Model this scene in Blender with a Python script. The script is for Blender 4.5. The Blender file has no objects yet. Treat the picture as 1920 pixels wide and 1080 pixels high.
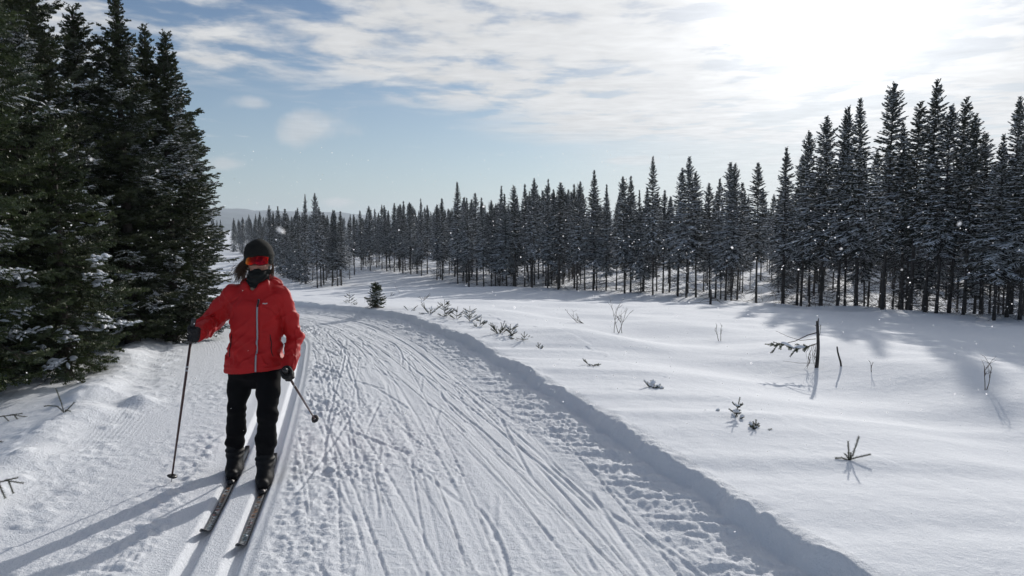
import bpy, math, random
import numpy as np
from mathutils import Vector, Matrix

# ------------------------------------------------------------------ camera, sky, sun, exposure
scene = bpy.context.scene
COL = scene.collection
CAM_H, PITCH, FPX = 1.75, math.radians(4.5), 1400.0
cam_d = bpy.data.cameras.new("camera"); cam = bpy.data.objects.new("camera", cam_d); COL.objects.link(cam)
cam.location = (0, 0, CAM_H); cam.rotation_euler = (math.pi/2 - PITCH, 0, 0)
cam_d.sensor_width = 36; cam_d.lens = FPX/1920*36; cam_d.clip_start = .05; cam_d.clip_end = 20000
cam_d.dof.use_dof = True; cam_d.dof.focus_distance = 9; cam_d.dof.aperture_fstop = 10
scene.camera = cam

SUN_AZ, SUN_EL = math.radians(23.5), math.radians(19.0)
SUN = Vector((math.sin(SUN_AZ)*math.cos(SUN_EL), math.cos(SUN_AZ)*math.cos(SUN_EL), math.sin(SUN_EL)))
sl = bpy.data.lights.new("sun", 'SUN'); sl.energy = 3.3; sl.angle = math.radians(.6); sl.color = (1, .955, .89)
so = bpy.data.objects.new("sun", sl); COL.objects.link(so); so.rotation_euler = SUN.to_track_quat('Z', 'Y').to_euler()
so.location = (60, 140, 60)

scene.view_settings.view_transform = 'Standard'; scene.view_settings.look = 'None'
scene.view_settings.gamma = 1; scene.view_settings.use_curve_mapping = False
scene.view_settings.exposure = 0.13
scene.render.engine = 'CYCLES'
scene.cycles.use_denoising = True; scene.cycles.denoising_prefilter = 'ACCURATE'
scene.cycles.use_adaptive_sampling = False
scene.cycles.sample_clamp_indirect = 4
scene.cycles.max_bounces = 6; scene.cycles.diffuse_bounces = 3; scene.cycles.transparent_max_bounces = 4
scene.cycles.volume_bounces = 0

def build_world():
    w = bpy.data.worlds.new("World"); scene.world = w; w.use_nodes = True
    nt = w.node_tree; nt.nodes.clear(); N = nt.nodes.new; L = nt.links.new
    out = N('ShaderNodeOutputWorld'); bg = N('ShaderNodeBackground'); bg.inputs[1].default_value = .060
    L(bg.outputs[0], out.inputs[0])
    sky = N('ShaderNodeTexSky'); sky.sky_type = 'NISHITA'; sky.sun_disc = False
    sky.sun_elevation = SUN_EL; sky.sun_rotation = SUN_AZ
    sky.air_density = 1.0; sky.dust_density = .35; sky.ozone_density = 2.5; sky.altitude = 400
    tc = N('ShaderNodeTexCoord')
    def math_(op, a, b=None, clamp=False):
        n = N('ShaderNodeMath'); n.operation = op; n.use_clamp = clamp
        for i, v in enumerate((a, b)):
            if v is None: continue
            if isinstance(v, (int, float)): n.inputs[i].default_value = v
            else: L(v, n.inputs[i])
        return n.outputs[0]
    def ramp(v, a, b, smooth=True):
        n = N('ShaderNodeMapRange'); n.interpolation_type = 'SMOOTHSTEP' if smooth else 'LINEAR'
        L(v, n.inputs[0]); n.inputs[1].default_value = a; n.inputs[2].default_value = b
        return n.outputs[0]
    sep = N('ShaderNodeSeparateXYZ'); L(tc.outputs['Generated'], sep.inputs[0])
    z = math_('MAXIMUM', sep.outputs[2], .025)
    u = math_('DIVIDE', sep.outputs[0], z); v = math_('DIVIDE', sep.outputs[1], z)
    cmb = N('ShaderNodeCombineXYZ'); L(u, cmb.inputs[0]); L(v, cmb.inputs[1])
    def noise(scale, detail, rough, off, dist=0., sv=(1, 1, 1)):
        mp = N('ShaderNodeMapping'); mp.inputs['Location'].default_value = off; mp.inputs['Scale'].default_value = sv
        L(cmb.outputs[0], mp.inputs[0])
        n = N('ShaderNodeTexNoise'); n.inputs['Scale'].default_value = scale; n.inputs['Detail'].default_value = detail
        n.inputs['Roughness'].default_value = rough; n.inputs['Distortion'].default_value = dist
        L(mp.outputs[0], n.inputs['Vector']); return n.outputs[0]
    n1 = noise(1.9, 7, .55, (3.1, 1.7, 0), .25, (1, .8, 1))
    n2 = noise(.42, 3, .5, (7.3, 2.2, 0))
    n3 = noise(5.0, 4, .6, (1.3, 9.2, 0), .4, (.7, 1, 1))
    dot = N('ShaderNodeVectorMath'); dot.operation = 'DOT_PRODUCT'
    nrm = N('ShaderNodeVectorMath'); nrm.operation = 'NORMALIZE'; L(tc.outputs['Generated'], nrm.inputs[0])
    L(nrm.outputs[0], dot.inputs[0]); dot.inputs[1].default_value = SUN
    c = math_('MAXIMUM', dot.outputs['Value'], 0)
    g1 = math_('POWER', c, 28.); g2 = math_('POWER', c, 160.); g0 = math_('POWER', c, 6.)
    # deck of altocumulus overhead; it ends some way off, farther off toward the sun side
    reach = math_('ADD', math_('MULTIPLY', u, .9), 8.0)
    edge = math_('SUBTRACT', math_('ADD', reach, math_('MULTIPLY', math_('SUBTRACT', n2, .5), 5.0)), v)
    deck = ramp(edge, -.6, 2.2)
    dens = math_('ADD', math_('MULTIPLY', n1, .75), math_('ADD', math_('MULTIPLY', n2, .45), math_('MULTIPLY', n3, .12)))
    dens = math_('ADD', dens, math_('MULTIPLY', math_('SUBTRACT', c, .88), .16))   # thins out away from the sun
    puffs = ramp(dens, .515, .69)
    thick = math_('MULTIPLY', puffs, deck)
    wisp = math_('MULTIPLY', ramp(n1, .60, .80), .5)          # a few loose scraps nearer the horizon
    thick = math_('MAXIMUM', thick, math_('MULTIPLY', wisp, ramp(v, 16, 9)))
    # veil that thickens toward the sun
    veil = math_('MULTIPLY', ramp(c, .925, .985), ramp(math_('ADD', math_('MULTIPLY', n1, .6), math_('MULTIPLY', n2, .5)), .42, .64))
    def puff(px, py, wx, wy, k):                              # a loose cloud in a given direction
        r_, d_ = (px-960)/FPX, (py-540)/FPX; v0 = Vector((r_, math.cos(PITCH)-d_*math.sin(PITCH), -(d_*math.cos(PITCH)+math.sin(PITCH)))).normalized()
        e_ = v0.cross(Vector((0, 0, 1))).normalized(); n_ = e_.cross(v0)
        q = []
        for ax_, w_ in ((e_, wx/FPX), (n_, wy/FPX)):
            dp = N('ShaderNodeVectorMath'); dp.operation = 'DOT_PRODUCT'; L(nrm.outputs[0], dp.inputs[0]); dp.inputs[1].default_value = ax_
            q.append(math_('POWER', math_('DIVIDE', dp.outputs['Value'], w_), 2.))
        rr_ = math_('ADD', math_('SQRT', math_('ADD', q[0], q[1])), math_('MULTIPLY', math_('SUBTRACT', nd, .5), 3.2))
        front = N('ShaderNodeVectorMath'); front.operation = 'DOT_PRODUCT'; L(nrm.outputs[0], front.inputs[0]); front.inputs[1].default_value = v0
        return math_('MULTIPLY', math_('MULTIPLY', ramp(rr_, 1.15, .2), k), math_('GREATER_THAN', front.outputs['Value'], .5))
    nd_ = N('ShaderNodeTexNoise'); nd_.inputs['Scale'].default_value = 15; nd_.inputs['Detail'].default_value = 8; L(nrm.outputs[0], nd_.inputs['Vector']); nd = nd_.outputs[0]
    for a_ in ((588, 242, 75, 38, .62), (430, 308, 34, 12, .5), (635, 379, 34, 10, .7), (1165, 302, 75, 12, .7), (475, 195, 45, 14, .5)):
        thick = math_('MAXIMUM', thick, puff(*a_))
    # a short vapour trail
    def dirv(px, py):
        r_, d_ = (px-960)/FPX, (py-540)/FPX; return Vector((r_, math.cos(PITCH)-d_*math.sin(PITCH), -(d_*math.cos(PITCH)+math.sin(PITCH)))).normalized()
    ta, tb = dirv(1205, 140), dirv(1263, 158); tn = ta.cross(tb).normalized(); tm = (ta+tb).normalized()
    d1 = N('ShaderNodeVectorMath'); d1.operation = 'DOT_PRODUCT'; L(nrm.outputs[0], d1.inputs[0]); d1.inputs[1].default_value = tn
    d2 = N('ShaderNodeVectorMath'); d2.operation = 'DOT_PRODUCT'; L(nrm.outputs[0], d2.inputs[0]); d2.inputs[1].default_value = tm
    trail_ = math_('MULTIPLY', ramp(math_('ABSOLUTE', d1.outputs['Value']), .0013, .0004), ramp(d2.outputs['Value'], ta.dot(tm)-.00002, ta.dot(tm)+.00012))
    thick = math_('MAXIMUM', thick, trail_)
    veil = math_('MAXIMUM', veil, math_('MULTIPLY', ramp(c, .895, .985), .72))
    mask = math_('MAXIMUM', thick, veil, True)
    mask = math_('MULTIPLY', mask, ramp(sep.outputs[2], .0, .04))
    bright = math_('ADD', math_('ADD', 10.2, math_('MULTIPLY', g0, 1.2)), math_('ADD', math_('MULTIPLY', g1, 5.0), math_('MULTIPLY', g2, 24.)))
    shade = math_('ADD', .62, math_('ADD', math_('MULTIPLY', n3, .4), math_('MULTIPLY', n1, .36)))
    bright = math_('MULTIPLY', bright, shade)
    cc = N('ShaderNodeMix'); cc.data_type = 'RGBA'; cc.blend_type = 'MULTIPLY'; cc.inputs[0].default_value = 1
    cc.inputs[6].default_value = (.975, .985, 1.0, 1); L(bright, cc.inputs[7])
    hzc = N('ShaderNodeMix'); hzc.data_type = 'RGBA'; hzc.blend_type = 'MULTIPLY'; hzc.inputs[0].default_value = 1
    hzc.inputs[6].default_value = (.72, .88, 1.0, 1); L(math_('ADD', 9.0, math_('MULTIPLY', g0, 5.0)), hzc.inputs[7])
    mx = N('ShaderNodeMix'); mx.data_type = 'RGBA'
    skc = N('ShaderNodeMix'); skc.data_type = 'RGBA'; skc.blend_type = 'MULTIPLY'; skc.inputs[0].default_value = 1; skc.inputs[7].default_value = (.97, 1.0, 1.07, 1); L(sky.outputs[0], skc.inputs[6])
    hz = N('ShaderNodeMix'); hz.data_type = 'RGBA'                # pale horizon under thin high cirrus
    L(math_('MULTIPLY', math_('POWER', ramp(sep.outputs[2], .30, -.02, False), 1.7), .80), hz.inputs[0]); L(skc.outputs[2], hz.inputs[6])
    L(hzc.outputs[2], hz.inputs[7])
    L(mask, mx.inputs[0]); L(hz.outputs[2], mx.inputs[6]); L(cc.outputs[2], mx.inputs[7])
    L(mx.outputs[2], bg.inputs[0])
build_world()

# ------------------------------------------------------------------ helpers
def tag(o, label=None, cat=None, group=None, kind=None):
    if label: o['label'] = label
    if cat: o['category'] = cat
    if group: o['group'] = group
    if kind: o['kind'] = kind
    return o

def empty(name, loc=(0, 0, 0), label=None, cat=None, group=None):
    o = bpy.data.objects.new(name, None); COL.objects.link(o); o.location = loc; o.empty_display_size = .2
    return tag(o, label, cat, group)

def link(name, me, parent=None, loc=(0, 0, 0)):
    o = bpy.data.objects.new(name, me); COL.objects.link(o); o.location = loc
    if parent: o.parent = parent
    return o

def mesh_np(name, verts, faces, mat=None, smooth=False):
    """verts (n,3); faces: list of int arrays (m,3) / (m,4)"""
    me = bpy.data.meshes.new(name)
    verts = np.asarray(verts, np.float32); me.vertices.add(len(verts)); me.vertices.foreach_set('co', verts.ravel())
    if isinstance(faces, np.ndarray): faces = [faces]
    faces = [np.asarray(f, np.int32) for f in faces if len(f)]
    loops = np.concatenate([f.ravel() for f in faces])
    sizes = np.concatenate([np.full(len(f), f.shape[1], np.int32) for f in faces])
    starts = np.concatenate([[0], np.cumsum(sizes)[:-1]]).astype(np.int32)
    me.loops.add(len(loops)); me.loops.foreach_set('vertex_index', loops)
    me.polygons.add(len(sizes)); me.polygons.foreach_set('loop_start', starts)
    me.polygons.foreach_set('loop_total', sizes)
    if smooth: me.polygons.foreach_set('use_smooth', np.ones(len(sizes), bool))
    me.update(calc_edges=True)
    if mat: me.materials.append(mat)
    return me

class MB:
    """collects simple shapes for one mesh"""
    def __init__(s): s.v = []; s.f3 = []; s.f4 = []; s.n = 0
    def add(s, v, f3=None, f4=None):
        v = np.asarray(v, float).reshape(-1, 3); s.v.append(v)
        if f3 is not None and len(f3): s.f3.append(np.asarray(f3) + s.n)
        if f4 is not None and len(f4): s.f4.append(np.asarray(f4) + s.n)
        s.n += len(v)
    def tube(s, pts, radii, sides=6, caps=True):
        pts = np.asarray(pts, float); n = len(pts); radii = np.broadcast_to(radii, (n,))
        tan = np.gradient(pts, axis=0); tan /= np.linalg.norm(tan, axis=1)[:, None] + 1e-9
        up = np.array([0, 0, 1.]) if abs(tan[0][2]) < .9 else np.array([0, 1., 0])
        a = np.cross(tan, up); a /= np.linalg.norm(a, axis=1)[:, None] + 1e-9; b = np.cross(tan, a)
        th = np.arange(sides)*2*math.pi/sides
        ring = pts[:, None] + radii[:, None, None]*(np.cos(th)[None, :, None]*a[:, None] + np.sin(th)[None, :, None]*b[:, None])
        v = ring.reshape(-1, 3); f = []
        for i in range(n-1):
            for j in range(sides):
                k = (j+1) % sides
                f.append((i*sides+j, i*sides+k, (i+1)*sides+k, (i+1)*sides+j))
        f3 = []
        if caps:
            v = np.vstack([v, pts[0], pts[-1]]); c0 = n*sides
            for j in range(sides):
                k = (j+1) % sides
                f3 += [(c0, k, j), (c0+1, (n-1)*sides+j, (n-1)*sides+k)]
        s.add(v, f3, f)
    def box(s, c, d, rot=None):
        p = np.array([(x, y, z) for x in (-.5, .5) for y in (-.5, .5) for z in (-.5, .5)])*np.asarray(d)
        if rot is not None: p = p @ np.asarray(rot).T
        s.add(p+np.asarray(c), None, [(0, 1, 3, 2), (4, 6, 7, 5), (0, 4, 5, 1), (2, 3, 7, 6), (0, 2, 6, 4), (1, 5, 7, 3)])
    def mesh(s, name, mat, smooth=False):
        fs = []
        if s.f3: fs.append(np.vstack(s.f3))
        if s.f4: fs.append(np.vstack(s.f4))
        return mesh_np(name, np.vstack(s.v), fs, mat, smooth)

def nodemat(name):
    m = bpy.data.materials.new(name); m.use_nodes = True
    nt = m.node_tree; b = nt.nodes['Principled BSDF']
    return m, nt, b

def simple(name, col, rough=.6, metal=0., spec=.5, noise_amt=.15, noise_scale=40., bump=0., bump_scale=200., coord='Object'):
    m, nt, b = nodemat(name); N = nt.nodes.new; L = nt.links.new
    b.inputs['Roughness'].default_value = rough; b.inputs['Metallic'].default_value = metal
    b.inputs['Specular IOR Level'].default_value = spec
    tc = N('ShaderNodeTexCoord'); n = N('ShaderNodeTexNoise'); n.inputs['Scale'].default_value = noise_scale; n.inputs['Detail'].default_value = 4
    L(tc.outputs[coord], n.inputs['Vector'])
    mr = N('ShaderNodeMapRange'); L(n.outputs[0], mr.inputs[0]); mr.inputs[1].default_value = .25; mr.inputs[2].default_value = .75
    mr.inputs[3].default_value = 1-noise_amt; mr.inputs[4].default_value = 1+noise_amt
    mx = N('ShaderNodeMix'); mx.data_type = 'RGBA'; mx.blend_type = 'MULTIPLY'; mx.inputs[0].default_value = 1
    mx.inputs[6].default_value = (*col, 1); L(mr.outputs[0], mx.inputs[7]); L(mx.outputs[2], b.inputs['Base Color'])
    if bump:
        n2 = N('ShaderNodeTexNoise'); n2.inputs['Scale'].default_value = bump_scale; n2.inputs['Detail'].default_value = 3
        L(tc.outputs[coord], n2.inputs['Vector'])
        bp = N('ShaderNodeBump'); bp.inputs['Strength'].default_value = .6; bp.inputs['Distance'].default_value = bump
        L(n2.outputs[0], bp.inputs['Height']); L(bp.outputs[0], b.inputs['Normal'])
    return m

def snow_material(name, bumps, sparkle=True, col=(.86, .885, .93)):
    """bumps: list of (scale, distance)"""
    m, nt, b = nodemat(name); N = nt.nodes.new; L = nt.links.new
    out = nt.nodes['Material Output']
    b.inputs['Base Color'].default_value = (*col, 1); b.inputs['Roughness'].default_value = .9
    b.inputs['Specular IOR Level'].default_value = .08
    tc = N('ShaderNodeTexCoord'); prev = None
    for sc, dist in bumps:
        n = N('ShaderNodeTexNoise'); n.inputs['Scale'].default_value = sc; n.inputs['Detail'].default_value = 3; n.inputs['Roughness'].default_value = .6
        L(tc.outputs['Object'], n.inputs['Vector'])
        bp = N('ShaderNodeBump'); bp.inputs['Strength'].default_value = 1; bp.inputs['Distance'].default_value = dist
        L(n.outputs[0], bp.inputs['Height'])
        if prev: L(prev, bp.inputs['Normal'])
        prev = bp.outputs[0]
    if prev: L(prev, b.inputs['Normal'])
    if sparkle:     # loose ice crystals: tiny facets that mirror the sun here and there
        vo = N('ShaderNodeTexVoronoi'); vo.inputs['Scale'].default_value = 240; L(tc.outputs['Object'], vo.inputs['Vector'])
        s = N('ShaderNodeVectorMath'); s.operation = 'SUBTRACT'; L(vo.outputs['Color'], s.inputs[0]); s.inputs[1].default_value = (.5, .5, .5)
        sc_ = N('ShaderNodeVectorMath'); sc_.operation = 'SCALE'; L(s.outputs[0], sc_.inputs[0]); sc_.inputs['Scale'].default_value = 1.9
        g = N('ShaderNodeNewGeometry'); ad = N('ShaderNodeVectorMath'); ad.operation = 'ADD'
        L(g.outputs['Normal'], ad.inputs[0]); L(sc_.outputs[0], ad.inputs[1])
        nr = N('ShaderNodeVectorMath'); nr.operation = 'NORMALIZE'; L(ad.outputs[0], nr.inputs[0])
        gl = N('ShaderNodeBsdfGlossy'); gl.inputs['Roughness'].default_value = .25; L(nr.outputs[0], gl.inputs['Normal'])
        ms = N('ShaderNodeMixShader'); ms.inputs[0].default_value = .007
        L(b.outputs[0], ms.inputs[1]); L(gl.outputs[0], ms.inputs[2]); L(ms.outputs[0], out.inputs['Surface'])
    return m

def needle_material(name, col, frost=0.):
    m, nt, b = nodemat(name); N = nt.nodes.new; L = nt.links.new
    tc = N('ShaderNodeTexCoord'); oi = N('ShaderNodeObjectInfo')
    n = N('ShaderNodeTexNoise'); n.inputs['Scale'].default_value = 3.0; n.inputs['Detail'].default_value = 4; L(tc.outputs['Object'], n.inputs['Vector'])
    cr = N('ShaderNodeValToRGB'); L(n.outputs[0], cr.inputs[0])
    cr.color_ramp.elements[0].position = .3; cr.color_ramp.elements[0].color = (col[0]*.6, col[1]*.65, col[2]*.75, 1)
    cr.color_ramp.elements[1].position = .72; cr.color_ramp.elements[1].color = (col[0]*1.5, col[1]*1.35, col[2]*1.1, 1)
    hs = N('ShaderNodeHueSaturation'); L(cr.outputs[0], hs.inputs['Color'])
    mr = N('ShaderNodeMapRange'); L(oi.outputs['Random'], mr.inputs[0]); mr.inputs[3].default_value = .75; mr.inputs[4].default_value = 1.3
    L(mr.outputs[0], hs.inputs['Value'])
    last = hs.outputs[0]
    if frost:       # rime and fine snow on the upper sides
        g = N('ShaderNodeNewGeometry'); sp = N('ShaderNodeSeparateXYZ'); L(g.outputs['True Normal'], sp.inputs[0])
        ab = N('ShaderNodeMath'); ab.operation = 'ABSOLUTE'; L(sp.outputs[2], ab.inputs[0])
        n2 = N('ShaderNodeTexNoise'); n2.inputs['Scale'].default_value = 9.; n2.inputs['Detail'].default_value = 3; L(tc.outputs['Object'], n2.inputs['Vector'])
        r2 = N('ShaderNodeMapRange'); L(n2.outputs[0], r2.inputs[0]); r2.inputs[1].default_value = .48; r2.inputs[2].default_value = .62
        mu = N('ShaderNodeMath'); mu.operation = 'MULTIPLY'; L(ab.outputs[0], mu.inputs[0]); L(r2.outputs[0], mu.inputs[1])
        m3 = N('ShaderNodeMath'); m3.operation = 'MULTIPLY'; L(mu.outputs[0], m3.inputs[0]); m3.inputs[1].default_value = frost
        mx = N('ShaderNodeMix'); mx.data_type = 'RGBA'; L(m3.outputs[0], mx.inputs[0]); L(last, mx.inputs[6]); mx.inputs[7].default_value = (.72, .76, .82, 1)
        last = mx.outputs[2]
    L(last, b.inputs['Base Color']); b.inputs['Roughness'].default_value = .55; b.inputs['Specular IOR Level'].default_value = .3
    return m

M = dict(
    field=snow_material('field_snow', [(2.2, .02), (14, .005), (60, .003), (150, .0025)]),
    trail=snow_material('trail_snow', [(22, .006), (55, .007), (150, .006)], col=(.84, .865, .91)),
    load=snow_material('branch_snow', [(60, .006)], sparkle=False),
    needle=needle_material('spruce_needles', (.048, .068, .026), .12),
    forest=needle_material('frosted_needles', (.036, .043, .033), .28),
    bark=simple('bark', (.060, .048, .040), .9, noise_amt=.5, noise_scale=18, bump=.012, bump_scale=45),
    greybark=simple('grey_bark', (.052, .046, .043), .9, noise_amt=.5, noise_scale=14, bump=.01, bump_scale=40),
    twig=simple('twig', (.075, .055, .042), .8, noise_amt=.4),
    red=simple('red_fabric', (.43, .008, .009), .62, spec=.3, noise_amt=.10, noise_scale=9, bump=.0012, bump_scale=260),
    black=simple('black_fabric', (.0055, .0055, .0065), .9, spec=.12, noise_amt=.3, noise_scale=12, bump=.0015, bump_scale=300),
    knit=simple('black_knit', (.012, .0125, .011), .9, spec=.2, noise_amt=.3, noise_scale=30, bump=.003, bump_scale=160),
    gaiter=simple('gaiter_fabric', (.010, .012, .0115), .85, spec=.2, noise_amt=.3, noise_scale=25, bump=.002, bump_scale=120),
    glove=simple('glove_fabric', (.009, .009, .010), .7, spec=.35, noise_amt=.3, noise_scale=40, bump=.002, bump_scale=150),
    boot=simple('boot_leather', (.005, .005, .006), .62, spec=.25, noise_amt=.3, noise_scale=30, bump=.001, bump_scale=120),
    zip=simple('zipper_metal', (.33, .33, .36), .45, metal=.5, noise_amt=.2, noise_scale=300),
    skin=simple('skin', (.33, .165, .12), .5, spec=.4, noise_amt=.12, noise_scale=30),
    lip=simple('lip', (.42, .14, .12), .4, noise_amt=.1),
    hair=simple('hair', (.085, .045, .024), .5, noise_amt=.5, noise_scale=60),
    tan=simple('tan_lining', (.20, .155, .11), .85, noise_amt=.2, noise_scale=30, bump=.002, bump_scale=120),
    skiblack=simple('ski_topsheet', (.016, .016, .018), .28, spec=.5, noise_amt=.3, noise_scale=20),
    print_white=simple('ski_print_white', (.42, .44, .46), .35, noise_amt=.2, noise_scale=60),
    print_blue=simple('ski_print_blue', (.27, .36, .41), .35, noise_amt=.25, noise_scale=60),
    print_orange=simple('ski_print_orange', (.42, .24, .15), .35, noise_amt=.25, noise_scale=60),
    print_red=simple('ski_print_red', (.34, .15, .15), .35, noise_amt=.25, noise_scale=60),
    pole=simple('pole_shaft', (.060, .022, .020), .35, spec=.5, noise_amt=.25, noise_scale=20),
    poledark=simple('pole_dark', (.018, .017, .018), .4, spec=.5, noise_amt=.25, noise_scale=20),
    hill=simple('wooded_hill', (.10, .11, .12), .95, noise_amt=.6, noise_scale=.012, spec=.1),
)
def lens_material():
    m, nt, b = nodemat('mirror_lens'); N = nt.nodes.new; L = nt.links.new
    lw = N('ShaderNodeLayerWeight'); lw.inputs[0].default_value = .5
    cr = N('ShaderNodeValToRGB'); L(lw.outputs['Facing'], cr.inputs[0])
    e = cr.color_ramp.elements; e[0].position = .0; e[0].color = (.42, .010, .022, 1); e[1].position = .6; e[1].color = (.95, .26, .015, 1)
    k = cr.color_ramp.elements.new(.22); k.color = (.66, .024, .012, 1)
    L(cr.outputs[0], b.inputs['Base Color']); b.inputs['Metallic'].default_value = 1; b.inputs['Roughness'].default_value = .16
    return m
M['lens'] = lens_material()
def flake_material():
    m = bpy.data.materials.new('snowflake'); m.use_nodes = True; nt = m.node_tree; nt.nodes.clear()
    o = nt.nodes.new('ShaderNodeOutputMaterial'); t = nt.nodes.new('ShaderNodeBsdfTranslucent'); t.inputs[0].default_value = (.97, .97, .98, 1)
    d = nt.nodes.new('ShaderNodeBsdfDiffuse'); d.inputs[0].default_value = (.95, .96, .98, 1); x = nt.nodes.new('ShaderNodeMixShader'); x.inputs[0].default_value = .65
    nt.links.new(d.outputs[0], x.inputs[1]); nt.links.new(t.outputs[0], x.inputs[2]); nt.links.new(x.outputs[0], o.inputs[0]); return m
M['flake'] = flake_material()

# ------------------------------------------------------------------ noise
_rs = np.random.RandomState(11); _T = _rs.rand(256, 256).astype(np.float32); _T3 = _rs.rand(32, 32, 32).astype(np.float32)
def vn(x, y, seed=0):
    x = x + seed*17.37; y = y + seed*9.71
    xi = np.floor(x); yi = np.floor(y); fx = x-xi; fy = y-yi; fx = fx*fx*(3-2*fx); fy = fy*fy*(3-2*fy)
    a = xi.astype(np.int64) & 255; b = yi.astype(np.int64) & 255; a1 = (a+1) & 255; b1 = (b+1) & 255
    return (_T[a, b]*(1-fx)+_T[a1, b]*fx)*(1-fy) + (_T[a, b1]*(1-fx)+_T[a1, b1]*fx)*fy - .5
def fbm(x, y, o=4, seed=0, gain=.5):
    s = 0; a = 1.
    for i in range(o):
        s = s + a*vn(x*2**i, y*2**i, seed+i*3); a *= gain
    return s
def vn3(x, y, z):
    xi = np.floor(x); yi = np.floor(y); zi = np.floor(z); fx, fy, fz = x-xi, y-yi, z-zi
    fx, fy, fz = (f*f*(3-2*f) for f in (fx, fy, fz))
    a, b, c = (i.astype(np.int64) & 31 for i in (xi, yi, zi)); a1, b1, c1 = (a+1) & 31, (b+1) & 31, (c+1) & 31
    def l(p, q, t): return p+(q-p)*t
    return l(l(l(_T3[a, b, c], _T3[a1, b, c], fx), l(_T3[a, b1, c], _T3[a1, b1, c], fx), fy),
             l(l(_T3[a, b, c1], _T3[a1, b, c1], fx), l(_T3[a, b1, c1], _T3[a1, b1, c1], fx), fy), fz) - .5
def sst(a, b, x):
    t = np.clip((x-a)/(b-a), 0, 1); return t*t*(3-2*t)

# ------------------------------------------------------------------ terrain
_yk = np.array([-40, -10, 0, 3.7, 5.33, 8.36, 11.05, 14.3, 16.5, 18.8, 25, 32, 45, 60, 80, 5000.])
_xk = np.array([12.8, 4.95, 2.45, 1.54, 1.13, .24, -.64, -2.06, -3.67, -5.4, -11., -18.5, -33., -49., -66., -66.])
_yd = np.arange(-40, 120, .1); _xd = np.interp(_yd, _yk, _xk) - .17
_ker = np.hanning(31); _ker /= _ker.sum()
_pad = np.concatenate([_xd[0]+(np.arange(-15, 0))*(_xd[1]-_xd[0]), _xd, np.full(15, _xd[-1])])
_xd = np.convolve(_pad, _ker, 'valid'); _md = np.gradient(_xd, _yd); _sd = np.cumsum(np.sqrt(1+_md**2))*.1
def xr(y): return np.interp(y, _yd, _xd)
def km(y): return np.sqrt(1+np.interp(y, _yd, _md)**2)
def sarc(y): return np.interp(y, _yd, _sd)
# centre of the right-hand ski groove
_tk = np.array([[-10, 1.3], [0, -.72], [3.66, -1.45], [5.1, -1.725], [6.9, -2.13], [9, -2.62], [11.6, -3.28], [14, -4.35], [16.5, -5.95], [19, -8.0], [25, -13.6], [32, -21], [60, -52], [5000, -70]])
_xt = np.convolve(np.concatenate([np.full(10, 0), np.interp(_yd, _tk[:, 0], _tk[:, 1]), np.full(10, 0)]), np.hanning(21)/np.hanning(21).sum(), 'valid')
def xtrack(y): return np.interp(y, _yd, _xt)
GAUGE = .236

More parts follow.
